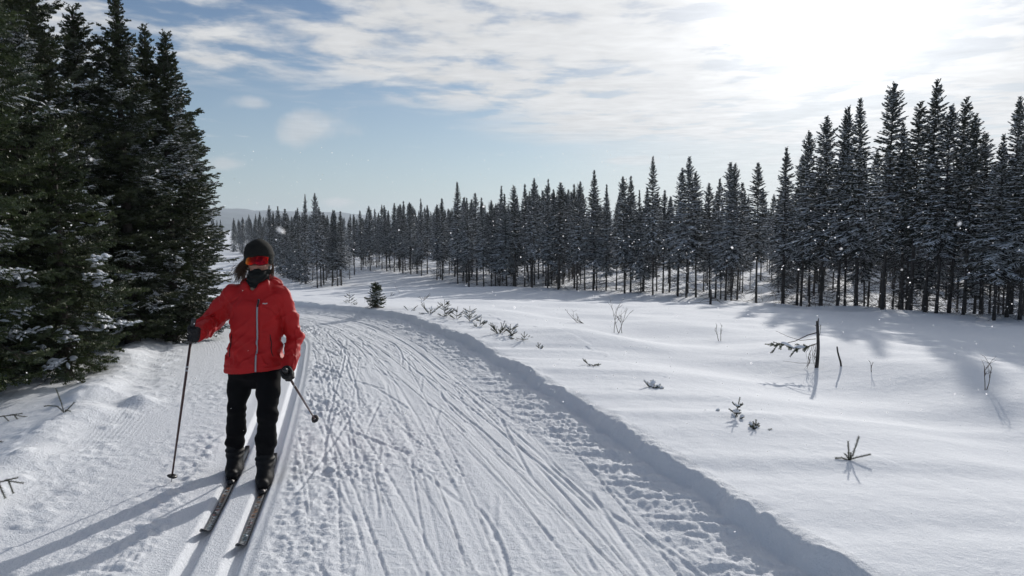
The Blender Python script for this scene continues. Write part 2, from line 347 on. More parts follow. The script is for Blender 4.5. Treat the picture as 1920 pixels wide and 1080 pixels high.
def hbase(X, Y):
    """ground height without fine relief; also used to stand things on"""
    X = np.asarray(X, float); Y = np.asarray(Y, float)
    k = km(Y); t = (X-xr(Y))/k; s = sarc(Y); d = np.sqrt(X*X+Y*Y)
    zt = np.interp(d, [0, 12, 16, 20, 30, 60, 100, 5000], [0, 0, -.08, -.28, -1.0, -2.6, -3.1, -3.1])
    zf = np.interp(d, [0, 6, 9, 16, 24, 38, 50, 58, 100, 5000], [0, -.02, -.10, -.38, -.80, -1.95, -2.35, -2.75, -3.1, -3.1])
    zl = np.interp(d, [0, 9, 16, 30, 60, 100, 5000], [.06, .10, .04, -.9, -2.6, -3.1, -3.1])
    edge = t + .07*vn(s*1.9, s*0, 3) + .05*vn(s*4.7, s*0, 5)
    H = .115 + .05*vn(s*1.3, s*0+3, 8) + .04*vn(s*3.9, s*0, 9)
    wall = sst(-.01, .085, edge)
    far = sst(.05, 7, t)
    z = zt + (zf-zt)*far + (H*wall+.075*sst(-.62, .0, t+.12*vn(s*1.1, s*0, 50)))*(1-.5*sst(4, 15, t))
    z = z - .20*np.exp(-((t-3.4+.5*vn(s*.25, s*0, 12))/1.35)**2)*sst(1.5, 4, Y)*sst(19, 12, Y)
    zleft = (zl-zt)*sst(-4.7, -9, t)
    z = z + zleft + .055*np.exp(-((t+4.45+.1*vn(s*.8, s*0, 4))/.24)**2) * (1+.9*vn(s*2.3, s*0, 6)) + .02*sst(-4.1, -4.4, t)
    z = z - .26*np.exp(-((t+5.75)/.75)**2)*sst(2, 4, Y)*sst(8.5, 6, Y)
    out = np.maximum(sst(.4, 3, t), sst(-5, -7, t))
    z = z + out*(.078*fbm(X*.22+.4*Y*.2, Y*.30, 3, 21) + .035*fbm(X*.9, Y*.7, 2, 25))*np.clip(d/9, .5, 2.2)
    for mx_, my_, mr_, mh_ in ((-3.72, 7.35, .16, .10), (-3.95, 6.9, .22, .07), (-4.3, 7.6, .35, .07), (-3.6, 5.4, .3, .05), (-5.2, 9.8, .4, .06)):   # mounds on the left verge
        z = z + mh_*np.exp(-((X-mx_)**2+(Y-my_)**2)/mr_**2)
    # drifts on the field: a crest running from ahead toward the right, with a slope facing the road
    def ridge(x0, y0, x1, y1, amp, w0, w1):
        dx, dy = x1-x0, y1-y0; ln = math.hypot(dx, dy); u = ((X-x0)*dx+(Y-y0)*dy)/ln; v = ((X-x0)*dy-(Y-y0)*dx)/ln  # v>0 : near side
        v = v + .35*vn(u*.5, u*0, 31)
        return amp*np.where(v > 0, np.exp(-(v/w0)**2), np.exp(-(v/w1)**2))*sst(-1.5, 1.0, u)*sst(ln+2.5, ln-.5, u)
    z = z + ridge(.6, 11.6, 4.2, 9.2, .15, .75, 2.2) + ridge(-1.2, 14.5, 3, 14.0, .10, .9, 2.0) + ridge(4.2, 7.2, 8.5, 7.6, .10, .9, 2.0)
    # lip of the field before the forest on the right
    x0, y0, x1, y1 = 15.5, 13.8, 9.2, 31.0
    ln = math.hypot(x1-x0, y1-y0); v = ((X-x0)*(y1-y0)-(Y-y0)*(x1-x0))/ln; u = ((X-x0)*(x1-x0)+(Y-y0)*(y1-y0))/ln
    gate = sst(ln+7, ln-1, u)
    z = z + gate*(.10*np.exp(-(v/1.1)**2) - .22*sst(.2, 2.6, v))*(X > 0)
    # knoll beside the lane far on the left
    z = z + .9*np.exp(-(((X+33)/9)**2+((Y-88)/14)**2))
    return z

def chop(x, y, cell, seed):
    n = fbm(x/cell, y/cell, 3, seed, .55)
    return np.clip(n*1.6, -.6, .9)

def hfine(X, Y, rng):
    z = hbase(X, Y); k = km(Y); t = (X-xr(Y))/k; s = sarc(Y)
    tt = (X-xtrack(Y))/k                                              # right groove at 0, left groove at -GAUGE
    z = z.copy()
    # classic tracks
    band = sst(-.50, -.40, tt)*sst(.16, .09, tt)
    detail = np.zeros_like(z)
    inroad = sst(-4.25, -4.0, t)*sst(.02, -.06, t)
    left = sst(-.28, -.5, tt)*inroad
    # corduroy left by the groomer
    patch = sst(-.35, .05, fbm(t*1.2, s*.35, 2, 40)+.12)
    detail += left*.0019*np.sin(2*math.pi*t/.042+.8*vn(s*.4, t*0, 41))*(.05+.95*patch*sst(-.3, .3, fbm(t*3, s*.8, 2, 67)+.1)) + left*.007*chop(X, Y, .055, 65)*sst(.0, .3, fbm(X*1.3, Y*.8, 3, 66)+.12)
    near = np.exp(-np.maximum(-tt-.52, 0)/.30)*left
    detail += near*.017*chop(X, Y, .048, 43)*sst(-.12, .2, fbm(X*1.1, Y*.8, 2, 47)+.1)
    detail += left*sst(-3.65, -3.95, t)*.022*np.maximum(chop(X, Y, .16, 44), 0)
    # right side: trampled next to the track, then skated
    right = sst(.08, .2, tt)*inroad
    tr = np.exp(-np.maximum(tt-.42, 0)/.20)
    detail += right*(.0025+.017*tr)*chop(X, Y, .045, 45)*(.5+1.0*sst(-.15, .3, fbm(X*1.6, Y*1.1, 2, 48)))
    detail += right*.008*fbm(t*18, s*.8, 3, 49) + right*.0075*chop(X, Y, .028, 63)*sst(.0, .3, fbm(t*2.6, s*.45, 3, 64))
    detail += right*.008*np.maximum(chop(X, Y, .030, 61)-.15, 0)*sst(.0, .3, fbm(X*.9, Y*.7, 2, 62))
    # rubble strip under the bank
    strip = sst(-.62, -.32, t+.15*vn(s*1.1, s*0, 50))*sst(.03, -.05, t)
    obl = s*.8+t*.55
    detail += strip*(.022*(np.abs(vn(obl*10.5, t*2.2, 51))*2-.3) + .010*chop(X, Y, .038, 52))
    wallz = np.exp(-((t-.05)/.10)**2)
    detail += wallz*(.020*chop(X, Y, .10, 54)+.035*vn(s*5.3, t*4, 55))
    detail += sst(.2, .5, t)*sst(1.2, .8, t)*.004*fbm(X*6, Y*4, 2, 56)
    lb = sst(-4.0, -4.3, t)*sst(-5.1, -4.6, t)
    detail += lb*(.020*np.maximum(chop(X, Y, .16, 57), -.1) + .03*np.maximum(fbm(X*2.2, Y*2.0, 2, 58)-.18, 0))
    # ski strokes
    S = np.zeros_like(z)
    rows_s = s[:, 0]
    def stroke(s0, s1, t0, t1, w, dep, bow=0., rim=.45, wob=0.):
        a = np.searchsorted(rows_s, s0); b = np.searchsorted(rows_s, s1)
        if b-a < 2: return
        ss = s[a:b]; f = (ss-s0)/(s1-s0); tc = t0+(t1-t0)*f + bow*4*f*(1-f)
        if wob: tc = tc + wob*vn(ss*.22, ss*0, int(s0*7) % 97) + .004*vn(ss*2.1, ss*0, int(s0*3) % 89)
        q = (t[a:b]-tc)/w
        fade = sst(0, .06, f)*sst(1, .97, f)
        S[a:b] += fade*dep*(-np.exp(-q**4*.9) + rim*np.exp(-((q-1.75)/.6)**2) + .25*rim*np.exp(-((q+1.75)/.5)**2))
    s_lo, s_hi = rows_s[0], rows_s[-1]
    for i in range(64):                                              # long gliding tracks
        t0 = rng.uniform(-2.45, -.45); st = rng.uniform(s_lo-4, s_hi-6); ln = rng.uniform(4, 15); dr = rng.uniform(-.7, .7)
        for o in ((0, rng.uniform(.14, .3)) if rng.rand() < .5 else (0,)):
            stroke(st, st+ln, t0+o, t0+o+dr, rng.uniform(.0065, .012), rng.uniform(.003, .009), wob=.18)
    for t0, an_, st_ in ((-1.2, 12, 1.35), (-1.8, 10, 1.5)):      # skating herringbone of single skiers
        st = s_lo+rng.rand()
        k_ = 0
        while st < s_hi-2:
            c0 = t0+.25*math.sin(st*.25)+rng.uniform(-.06, .06); ln = rng.uniform(.75, 1.15); sg = 1 if k_ % 2 else -1; a_ = math.tan(math.radians(an_+rng.uniform(-3, 3)))*sg
            if rng.rand() < .8: stroke(st, st+ln, c0+sg*.05, c0+sg*.05+a_*ln, rng.uniform(.014, .020), rng.uniform(.004, .007), rim=.7)
            st += st_*.5*rng.uniform(.9, 1.1); k_ += 1
    for i in range(120):                                             # skating strokes
        t0 = rng.uniform(-2.5, -.4); st = s_lo+(s_hi-s_lo)*rng.rand()**1.3; ln = rng.uniform(.7, 2.4); sg = 1 if rng.rand() < .6 else -1
        an = math.tan(math.radians(abs(rng.normal(0, 4.5))+.5))*sg
        t1 = t0+an*ln
        if t1 > -.25 or t1 < -2.65: continue
        stroke(st, st+ln, t0, t1, rng.uniform(.007, .015), rng.uniform(.003, .009), bow=rng.uniform(-.05, .05), rim=.6)
    for i in range(15):                                              # strokes cut across
        t0 = rng.uniform(-2.0, -.8); st = s_lo+(s_hi-s_lo)*rng.rand()**1.4; ln = rng.uniform(.4, 1.0)
        stroke(st, st+ln, t0, t0+rng.choice([-1, 1])*rng.uniform(.3, .7)*ln, rng.uniform(.02, .032), rng.uniform(.008, .014))
    # pole pricks
    detail += right*S*.85
    z = z + detail*(1-band)
    groove = 0
    for c in (0, -GAUGE):
        q = (tt-c)/.042
        groove = groove + np.exp(-q**6)
    wide = sst(-.50, -.36, tt)*sst(.13, .08, tt)
    z = z - wide*.014 - .046*np.clip(groove, 0, 1) + band*.0022*fbm(X*14, Y*5, 2, 60)
    return z

def build_trail():
    t = np.concatenate([np.arange(-5.4, -4.75, .04), np.arange(-4.75, -2.75, .0135), np.arange(-2.75, .12, .0095), np.arange(.12, .40, .0125), np.arange(.40, 1.62, .035)])
    y = [1.3]
    while y[-1] < 26: y.append(y[-1] + max(.011, .0038*y[-1]))
    y = np.array(y); Y = np.repeat(y[:, None], len(t), 1); X = xr(Y)+t[None]*km(Y)
    Z = hfine(X, Y, np.random.RandomState(5))
    e = np.minimum(np.minimum(t-t[0], t[-1]-t)[None], np.minimum(y-y[0], (y[-1]-y)*.25)[:, None])
    Z = Z + .0015 - .03*sst(.09, 0, e)
    n, m = Y.shape; idx = np.arange(n*m).reshape(n, m)
    f = np.stack([idx[:-1, :-1], idx[:-1, 1:], idx[1:, 1:], idx[1:, :-1]], -1).reshape(-1, 4)
    me = mesh_np('ski_trail', np.stack([X, Y, Z], -1).reshape(-1, 3), f, M['trail'], True)
    me.materials.append(M['field'])                                  # untouched snow outside the groomed lane
    lane = ((t[:-1] > .16) | (t[:-1] < -4.5)).astype(np.int32)
    me.polygons.foreach_set('material_index', np.tile(lane, n-1))
    return tag(link('ski_trail', me), kind='structure')

def spaced(a, b, f):
    o = [a]
    while o[-1] < b: o.append(o[-1] + f(o[-1]))
    return o
def build_field():
    tp = spaced(-.2, 3600, lambda v: max(.05, .018*abs(v)+.02) if v < 60 else .07*v)
    tn = [-v for v in spaced(.0, 3600, lambda v: max(.07, .02*v) if v < 60 else .08*v)][1:][::-1]
    t = np.array([v for v in tn if v < -.2] + tp)
    y = np.array(list(np.arange(-14, 1, .4)) + spaced(1., 4200, lambda v: max(.05, .019*v) if v < 70 else .055*v))
    Y = np.repeat(y[:, None], len(t), 1); X = xr(Y)+t[None]*km(Y)*np.ones_like(Y)
    Z = hbase(X, Y)
    inside = sst(-5.2, -5.05, t)*sst(1.40, 1.25, t)
    Z = Z - .22*inside[None]*(sst(1.35, 1.5, y)*sst(25.6, 25.2, y))[:, None]
    Z = Z - .06*np.maximum(0, (np.abs(t)-60))[None]*0
    n, m = Y.shape; idx = np.arange(n*m).reshape(n, m)
    f = np.stack([idx[:-1, :-1], idx[:-1, 1:], idx[1:, 1:], idx[1:, :-1]], -1).reshape(-1, 4)
    return tag(link('snow_field', mesh_np('snow_field', np.stack([X, Y, Z], -1).reshape(-1, 3), f, M['field'], True)), kind='structure')
build_trail(); build_field()

def build_hills():
    az = np.radians(np.arange(-100, 100.1, .5)); D = np.linspace(2300, 3900, 9)
    a = np.degrees(az); A = az[:, None]; 
    prof = 1.55*np.exp(-((a+21)/7.5)**2) + .95*np.exp(-((a+12)/4.5)**2) + .5*np.exp(-((a-14)/16)**2) + .8*np.exp(-((a+50)/14)**2) + .5*np.exp(-((a-60)/18)**2)
    prof = prof + .10*fbm(a*.4, a*0, 3, 70) + .05*fbm(a*1.6, a*0, 2, 71)
    sh = np.array([0, .25, .55, .82, 1, .95, .8, .5, 0])
    Z = -4 + np.radians(np.maximum(prof, .05))[:, None]*3000*sh[None]*(1+.1*fbm(A*60, D[None]*.003, 3, 72))
    X = np.sin(A)*D[None]; Y = np.cos(A)*D[None]
    n, m = X.shape; idx = np.arange(n*m).reshape(n, m)
    f = np.stack([idx[:-1, :-1], idx[:-1, 1:], idx[1:, 1:], idx[1:, :-1]], -1).reshape(-1, 4)
    return tag(link('hills', mesh_np('hills', np.stack([X, Y, Z], -1).reshape(-1, 3), f, M['hill'], True)), kind='structure'), float(Z.max())
_, HILL_TOP = build_hills()

def build_haze():
    mb = MB(); b0, b1 = -6.0, HILL_TOP+2
    mb.box((0, 0, (b0+b1)/2), (9400, 9400, b1-b0))
    m = bpy.data.materials.new('haze'); m.use_nodes = True; nt = m.node_tree; nt.nodes.clear()
    o = nt.nodes.new('ShaderNodeOutputMaterial'); p = nt.nodes.new('ShaderNodeVolumePrincipled')
    p.inputs['Color'].default_value = (.76, .87, 1, 1); p.inputs['Density'].default_value = 2.6e-4; p.inputs['Anisotropy'].default_value = .3
    nt.links.new(p.outputs[0], o.inputs['Volume'])
    tag(link('haze', mb.mesh('haze', m)), kind='stuff')
build_haze()

# ------------------------------------------------------------------ from a picture point to a place
CP, SP = math.cos(PITCH), math.sin(PITCH)
def ray(px, py):
    r, d = (px-960)/FPX, (py-540)/FPX
    return np.array([r, CP-d*SP, -(d*CP+SP)])
def pt(px, py, Y):
    v = ray(px, py); return np.array([0, 0, CAM_H]) + v*(Y/v[1])
def ground(px, py):
    v = ray(px, py); ts = np.concatenate([np.arange(1.5, 40, .04), np.arange(40, 300, .3)])/v[1]
    p = v[None]*ts[:, None]; z = hbase(p[:, 0], p[:, 1]); below = CAM_H+p[:, 2] < z
    i = int(np.argmax(below)) if below.any() else len(ts)-1
    return np.array([p[i, 0], p[i, 1], z[i]])
def at_dist(px, D):
    """place seen in column px at ground distance D"""
    a = math.atan((px-960)/FPX); x, y = D*math.sin(a), D*math.cos(a); return np.array([x, y, float(hbase(x, y))])
def top_height(px, py, p):
    v = ray(px, py); k = p[1]/v[1]; return CAM_H+v[2]*k - p[2]

# ------------------------------------------------------------------ conifers
def unit(v): return v/(np.linalg.norm(v, axis=-1, keepdims=True)+1e-9)

def crown_segments(rng, H, cb, R, spacing, per, sp2, near, power=.8, club=0., droop=.35, asym=.25):
    """twig segments of a spruce: list of main axes and arrays of twigs (start, end, out-direction, height share)"""
    mains = []; A = []; B = []
    z = cb; lean = rng.uniform(0, 6.28)
    while z < H-.06:
        u = (z-cb)/(H-cb)
        Lz = R*((1-u)**power*(1-.35*math.exp(-u*9)) + .03) * (1+club*math.exp(-((u-.86)/.07)**2))
        nb = per if u < .9 else max(3, per-2)
        ph = rng.uniform(0, 6.28)
        for b in range(nb):
            az = ph + b*6.283/nb + rng.uniform(-.35, .35)
            L = Lz*rng.uniform(.62, 1.12)*(1+asym*math.cos(az-lean)*.5)
            if rng.rand() < .06: L *= .5
            if rng.rand() < .05: L *= 1.25
            el = math.radians(np.interp(u, [0, .35, .7, 1], [-16, -2, 22, 52]) + rng.uniform(-9, 9))
            n = max(4, int(L/.12)); v = np.linspace(0, 1, n+1)
            hgt = L*(math.tan(el)*v - droop*(1-u)*v*v*1.1 + (.55 if near else .30)*(1-u)*v**3)
            rad = L*v*math.cos(el)
            d = np.array([math.cos(az), math.sin(az)]); side = np.array([-d[1], d[0], 0.])
            zz = z + rng.uniform(-.06, .06)
            bend = rng.uniform(-.12, .12)*L*v*v
            P = np.stack([d[0]*rad+side[0]*bend, d[1]*rad+side[1]*bend, zz+hgt], 1)
            mains.append(P)
            T = unit(np.gradient(P, axis=0))
            vs = np.arange(.12, 1.0, sp2/max(L, .08))
            if len(vs) == 0: vs = np.array([.5])
            for sg in (-1, 1):
                vj = np.clip(vs+rng.uniform(-.3, .3, len(vs))*sp2/max(L, .08), .05, .99)
                ix = vj*n; i0 = np.minimum(ix.astype(int), n-1); fr = (ix-i0)[:, None]
                p = P[i0]*(1-fr)+P[i0+1]*fr; tg = T[i0]
                ln = (.40*L*(1-vj)**.75*np.minimum(1, vj*3) + .055)*rng.uniform(.6, 1.15, len(vs))
                an = np.radians(rng.uniform(38, 62, len(vs)))[:, None]
                dr = unit(tg*np.cos(an) + sg*side[None]*np.sin(an) + np.array([0, 0, 1.])*(rng.uniform(-.42, .34, len(vs)) if near else rng.uniform(-.28, .08, len(vs)))[:, None])
                e = p+dr*ln[:, None]
                A.append(p); B.append(e)
                if near:
                    for fpos in (.25, .45, .65, .82):
                        keep = ln > .07
                        if not keep.any(): continue
                        q = p[keep]+dr[keep]*(ln[keep]*fpos)[:, None]
                        for s2 in (-1, 1):
                            a2 = np.radians(rng.uniform(35, 55, keep.sum()))[:, None]
                            lat = unit(np.cross(dr[keep], np.array([0, 0, 1.])))
                            d2 = unit(dr[keep]*np.cos(a2)+s2*lat*np.sin(a2)+np.array([0, 0, 1.])*rng.uniform(-.25, .3, keep.sum())[:, None])
                            l2 = (ln[keep]*(1-fpos)*.55+.02)*rng.uniform(.6, 1.1, keep.sum())
                            A.append(q); B.append(q+d2*l2[:, None])
            A.append(P[:-1]); B.append(P[1:])
        z += spacing*(1.15-.55*u)*rng.uniform(.75, 1.25)
    # leader
    A.append(np.array([[0, 0, H-.22]])); B.append(np.array([[0, 0, H]]))
    return mains, np.vstack(A), np.vstack(B)

def kites(rng, A, B, w):
    d = B-A; l = np.linalg.norm(d, axis=1, keepdims=True); dn = d/(l+1e-9)
    up = np.array([0, 0, 1.]); s = unit(np.cross(dn, up)+1e-6); n = np.cross(s, dn)
    ww = w*rng.uniform(.7, 1.25, (len(A), 1)); V = []; F = []; o = 0
    for ax, f in ((s, 1.), (n, .8)):
        mid = A+d*.45
        v = np.stack([A-dn*.01, mid+ax*ww*f, B+dn*.012, mid-ax*ww*f], 1).reshape(-1, 3)
        i = np.arange(len(A))[:, None]*4+o
        F.append(np.concatenate([i, i+1, i+2, i+3], 1)); V.append(v); o += len(v)
    return np.vstack(V), np.vstack(F)

def needles(rng, A, B, step, length, base, around=4):
    """needle triangles all along the twigs"""
    d = B-A; l = np.linalg.norm(d, axis=1); cnt = np.maximum(2, np.ceil(l/step).astype(int))
    rep = np.repeat(np.arange(len(A)), cnt); first = np.concatenate([[0], np.cumsum(cnt)[:-1]])
    k = np.arange(len(rep))-first[rep]; f = (k+.5)/cnt[rep]
    dn = unit(d)[rep]; P = A[rep]+d[rep]*f[:, None]
    s = unit(np.cross(dn, np.array([0, 0, 1.]))+1e-6); n = np.cross(s, dn); V = []
    ph = rng.uniform(0, 6.28, len(P))
    for j in range(around):
        th = ph*.25 + j*6.283/around + rng.uniform(-.5, .5, len(P))
        ax = s*np.cos(th)[:, None] + n*(np.sin(th)*.85+.12)[:, None]
        al = np.radians(rng.uniform(40, 65, len(P)))[:, None]
        tip = P + (dn*np.cos(al)+ax*np.sin(al))*(length*rng.uniform(.7, 1.2, len(P)))[:, None]
        b = dn*base*.5
        V.append(np.stack([P-b, P+b, tip], 1))
    V = np.concatenate(V).reshape(-1, 3)
    return V, np.arange(len(V)).reshape(-1, 3)

def snow_lumps(rng, A, B, w, h, sections=4, lift=.006):
    """soft ridge of snow lying along each twig"""
    d = B-A; dn = unit(d); s = unit(np.cross(dn, np.array([0, 0, 1.]))+1e-6)
    W = w*rng.uniform(.6, 1.4, len(A)); Hh = h*rng.uniform(.6, 1.5, len(A))
    fs = np.linspace(-.02, 1.02, sections); rings = []
    for i, f in enumerate(fs):
        e = math.sin(math.pi*(.08+.84*i/(sections-1)))
        j = rng.uniform(.75, 1.25, len(A))
        c = A+d*f+np.array([0, 0, lift]); ww = (W*e*j)[:, None]; hh = (Hh*e*j)[:, None]*np.array([0, 0, 1.])
        rings.append(np.stack([c-s*ww, c-s*ww*.6+hh*.75, c+hh, c+s*ww*.6+hh*.75, c+s*ww], 1))
    V = np.stack(rings, 1)                                # (m, sections, 5, 3)
    m = len(A); base = np.arange(m)[:, None]*sections*5; F = []
    for i in range(sections-1):
        for j in range(4):
            F.append(np.concatenate([base+i*5+j, base+i*5+j+1, base+(i+1)*5+j+1, base+(i+1)*5+j], 1))
        F.append(np.concatenate([base+i*5+4, base+i*5, base+(i+1)*5, base+(i+1)*5+4], 1))
    return V.reshape(-1, 3), np.vstack(F)

def trunk_mb(rng, H, r0, cb, dead, sides=8, deadlen=.6):
    mb = MB(); n = 9; z = np.linspace(-.25, H-.1, n); u = np.clip(z/H, 0, 1)
    w = .02*H*.15
    pts = np.stack([w*np.sin(z*1.1+rng.uniform(0, 6))*u*(1-u)*2, w*np.cos(z*.9+rng.uniform(0, 6))*u*(1-u)*2, z], 1)
    rad = r0*(1-u)**.85*1.0 + .006; rad[0] *= 1.25
    mb.tube(pts, rad, sides)
    for i in range(dead):                                # dead lower limbs
        zz = rng.uniform(.12, max(.5, cb*1.25)); az = rng.uniform(0, 6.28); L = deadlen*rng.uniform(.35, 1.2)
        v = np.linspace(0, 1, 5); dz = L*(.12*v-rng.uniform(.25, .8)*v*v)
        p = np.stack([np.cos(az)*L*v, np.sin(az)*L*v + .1*L*np.sin(v*3)*rng.uniform(-1, 1), np.maximum(zz+dz, .0)], 1)
        mb.tube(p, np.linspace(.011, .003, 5), 3, False)
        for j in range(3):
            q = p[rng.randint(1, 4)]; a2 = az+rng.uniform(-1, 1); l2 = L*rng.uniform(.2, .45)
            mb.tube(np.stack([q, q+np.array([math.cos(a2)*l2*.5, math.sin(a2)*l2*.5, -.03*l2]), q+np.array([math.cos(a2)*l2, math.sin(a2)*l2, -.25*l2])]), [.005, .004, .002], 3, False)
    return mb

def forest_variant(seed, H=7., cbf=.27, R=.72, club=0., power=.8, snowp=.46, low=False):
    rng = np.random.RandomState(seed); cb = H*cbf; R = R*1.38
    mains, A, B = crown_segments(rng, H, cb, R, .135 if not low else .22, 6, .068 if not low else .12, False, power, club)
    V, F = kites(rng, A, B, .021 if not low else .035)
    crown = mesh_np('crown', V, F, M['forest'])
    l = np.linalg.norm(B-A, axis=1); flat = np.abs((B-A)[:, 2])/(l+1e-9) < .6
    pick = np.where((rng.rand(len(A)) < snowp) & flat & (l > .05))[0]
    V2, F2 = snow_lumps(rng, A[pick], B[pick], .016, .019, 3)
    snow = mesh_np('branch_snow', V2, F2, M['load'], True)
    trunk = trunk_mb(rng, H, .047, cb, 46, 7, .8).mesh('trunk', M['greybark'], True)
    return trunk, crown, snow

def near_variant(seed, H, cb, R, snowp, power=.75, spacing=.15, per=6, droop=.35, snow_w=.022, snow_h=.022):
    rng = np.random.RandomState(seed)
    mains, A, B = crown_segments(rng, H, cb, R, spacing, per, .062, True, power, droop=droop)
    V, F = needles(rng, A, B, .033, .024, .020, 3)
    crown = mesh_np('crown', V, F, M['needle'])
    mb = trunk_mb(rng, H, .06+.006*H, cb+.3, 14, 9, .5)
    for P in mains: mb.tube(P[::2] if len(P) > 4 else P, np.linspace(.010, .003, len(P[::2] if len(P) > 4 else P)), 3, False)
    trunk = mb.mesh('trunk', M['bark'], True)
    l = np.linalg.norm(B-A, axis=1); flat = np.abs((B-A)[:, 2])/(l+1e-9) < .55
    mid = (A+B)/2; clump = vn3(mid[:, 0]*2.6+3, mid[:, 1]*2.6+9, mid[:, 2]*3.4+5)
    r = np.sqrt(mid[:, 0]**2+mid[:, 1]**2)
    pick = np.where((clump > .5-snowp) & flat & (l > .045) & (r > .25*R*(1-mid[:, 2]/H)) & (rng.rand(len(A)) < .75))[0]
    V2, F2 = snow_lumps(rng, A[pick], B[pick], snow_w, snow_h, 4)
    snow = mesh_np('branch_snow', V2, F2, M['load'], True)
    return trunk, crown, snow

def plant_tree(name, parts, loc, rz, scale, label, cat, group=None):
    e = empty(name, tuple(loc), label, cat, group); e.rotation_euler = (.022*math.sin(rz*7.3+loc[0]), .022*math.cos(rz*5.1+loc[1]*3), rz); e.scale = scale if isinstance(scale, tuple) else (scale,)*3
    for nm, me in zip(('trunk', 'crown', 'branch_snow'), parts):
        o = link(nm, me, e)
        if nm == 'branch_snow': o['kind'] = 'stuff'
    return e

# --- the big spruces close by on the left
nv = [near_variant(101, 5.5, .25, 1.08, .34, .75, .125, 7, snow_w=.015, snow_h=.014), near_variant(102, 5.5, .22, 1.18, .30, .8, .125, 7, snow_w=.015, snow_h=.014), near_variant(103, 5.5, .28, .98, .34, .7, .125, 7, snow_w=.015, snow_h=.014)]
young = near_variant(104, 3.1, .30, 1.0, .20, .85, .13, 7, .5, .034, .028)
left_trees = [  # column, distance, top row (or None and a height), variant, width factor, label
    (-60, 9.6, 6.4, 0, 1.0, 'tall dark spruce cut off by the left edge, snow clumps on its branches'),
    (48, 11.2, 6.4, 1, 1.0, 'tall dark spruce behind the young snowy fir, its tip above the frame'),
    (160, 13.2, -17, 2, 1.15, 'dark spruce with a rounded bushy top between the tallest left spruces'),
    (243, 12.4, -2, 0, 1.05, 'tallest fully seen dark spruce in the stand left of the skier'),
    (276, 13.3, -48, 1, .85, 'slim dark spruce hugging the right flank of the tallest left spruce'),
    (318, 13.0, -62, 1, 1.0, 'dark spruce ending the left stand on the right, with a spiky bare leader'),
    (352, 14.6, -215, 2, 1.1, 'shorter dark spruce filling the right foot of the left stand beside the lane'),
    (205, 15.5, -150, 2, 1.2, 'shadowed spruce deep in the left stand behind the front row'),
    (-10, 12.5, 5.6, 2, 1.2, 'shadowed spruce at the far left behind the edge tree'),
    (100, 14.5, 5.4, 0, 1.1, 'shadowed spruce deep in the left stand behind the young snowy fir'),
    (-190, 11.5, 6.0, 1, 1.2, 'dark spruce standing just outside the left edge'),
    (38, 11.0, -395, 2, 1.5, 'low bushy spruce at the left edge under the tall trees'),
]
for i, (px, D, top, vi, wf, lab) in enumerate(left_trees):
    p = at_dist(px, D); h = top if top > 0 else top_height(px, -top, p)
    s = h/5.5
    plant_tree('spruce_tree', nv[vi], p, i*1.9+.4, (s**.5*wf, s**.5*wf, s), lab, 'spruce tree', 'dark spruces in the stand on the left')
p = ground(122, 706)
plant_tree('fir_tree', young, p, .7, top_height(118, 225, p)/3.1, 'young fir with loaded snow pads on its branches in front of the dark left stand', 'fir tree')

# --- the forest across the field
fv = [forest_variant(201, cbf=.28, R=.95, power=1.05), forest_variant(202, cbf=.30, R=.76, club=.5), forest_variant(203, cbf=.25, R=1.0, power=1.15),
      forest_variant(204, cbf=.34, R=.66, power=.8), forest_variant(205, cbf=.31, R=.88, club=.4, power=1.0), forest_variant(206, cbf=.32, R=.92, power=.9, snowp=.6)]
fv += [forest_variant(209, cbf=.36, R=.60, power=.65, snowp=.3), forest_variant(210, cbf=.18, R=1.05, power=1.2, snowp=.55)]
fv_low = [forest_variant(207, cbf=.05, R=.78, snowp=.4), forest_variant(208, cbf=.08, R=.84, club=.3, snowp=.4)]
edge_x = [400, 480, 545, 600, 640, 680, 720, 780, 850, 1000, 1200, 1300, 1400, 1500, 1600, 1730, 1920, 2200]
edge_D = [150, 100, 66, 57, 60, 84, 84, 72, 60, 51, 44, 40, 36, 31, 27, 24, 22, 20]
def edgeD(px): return float(np.interp(px, edge_x, edge_D))
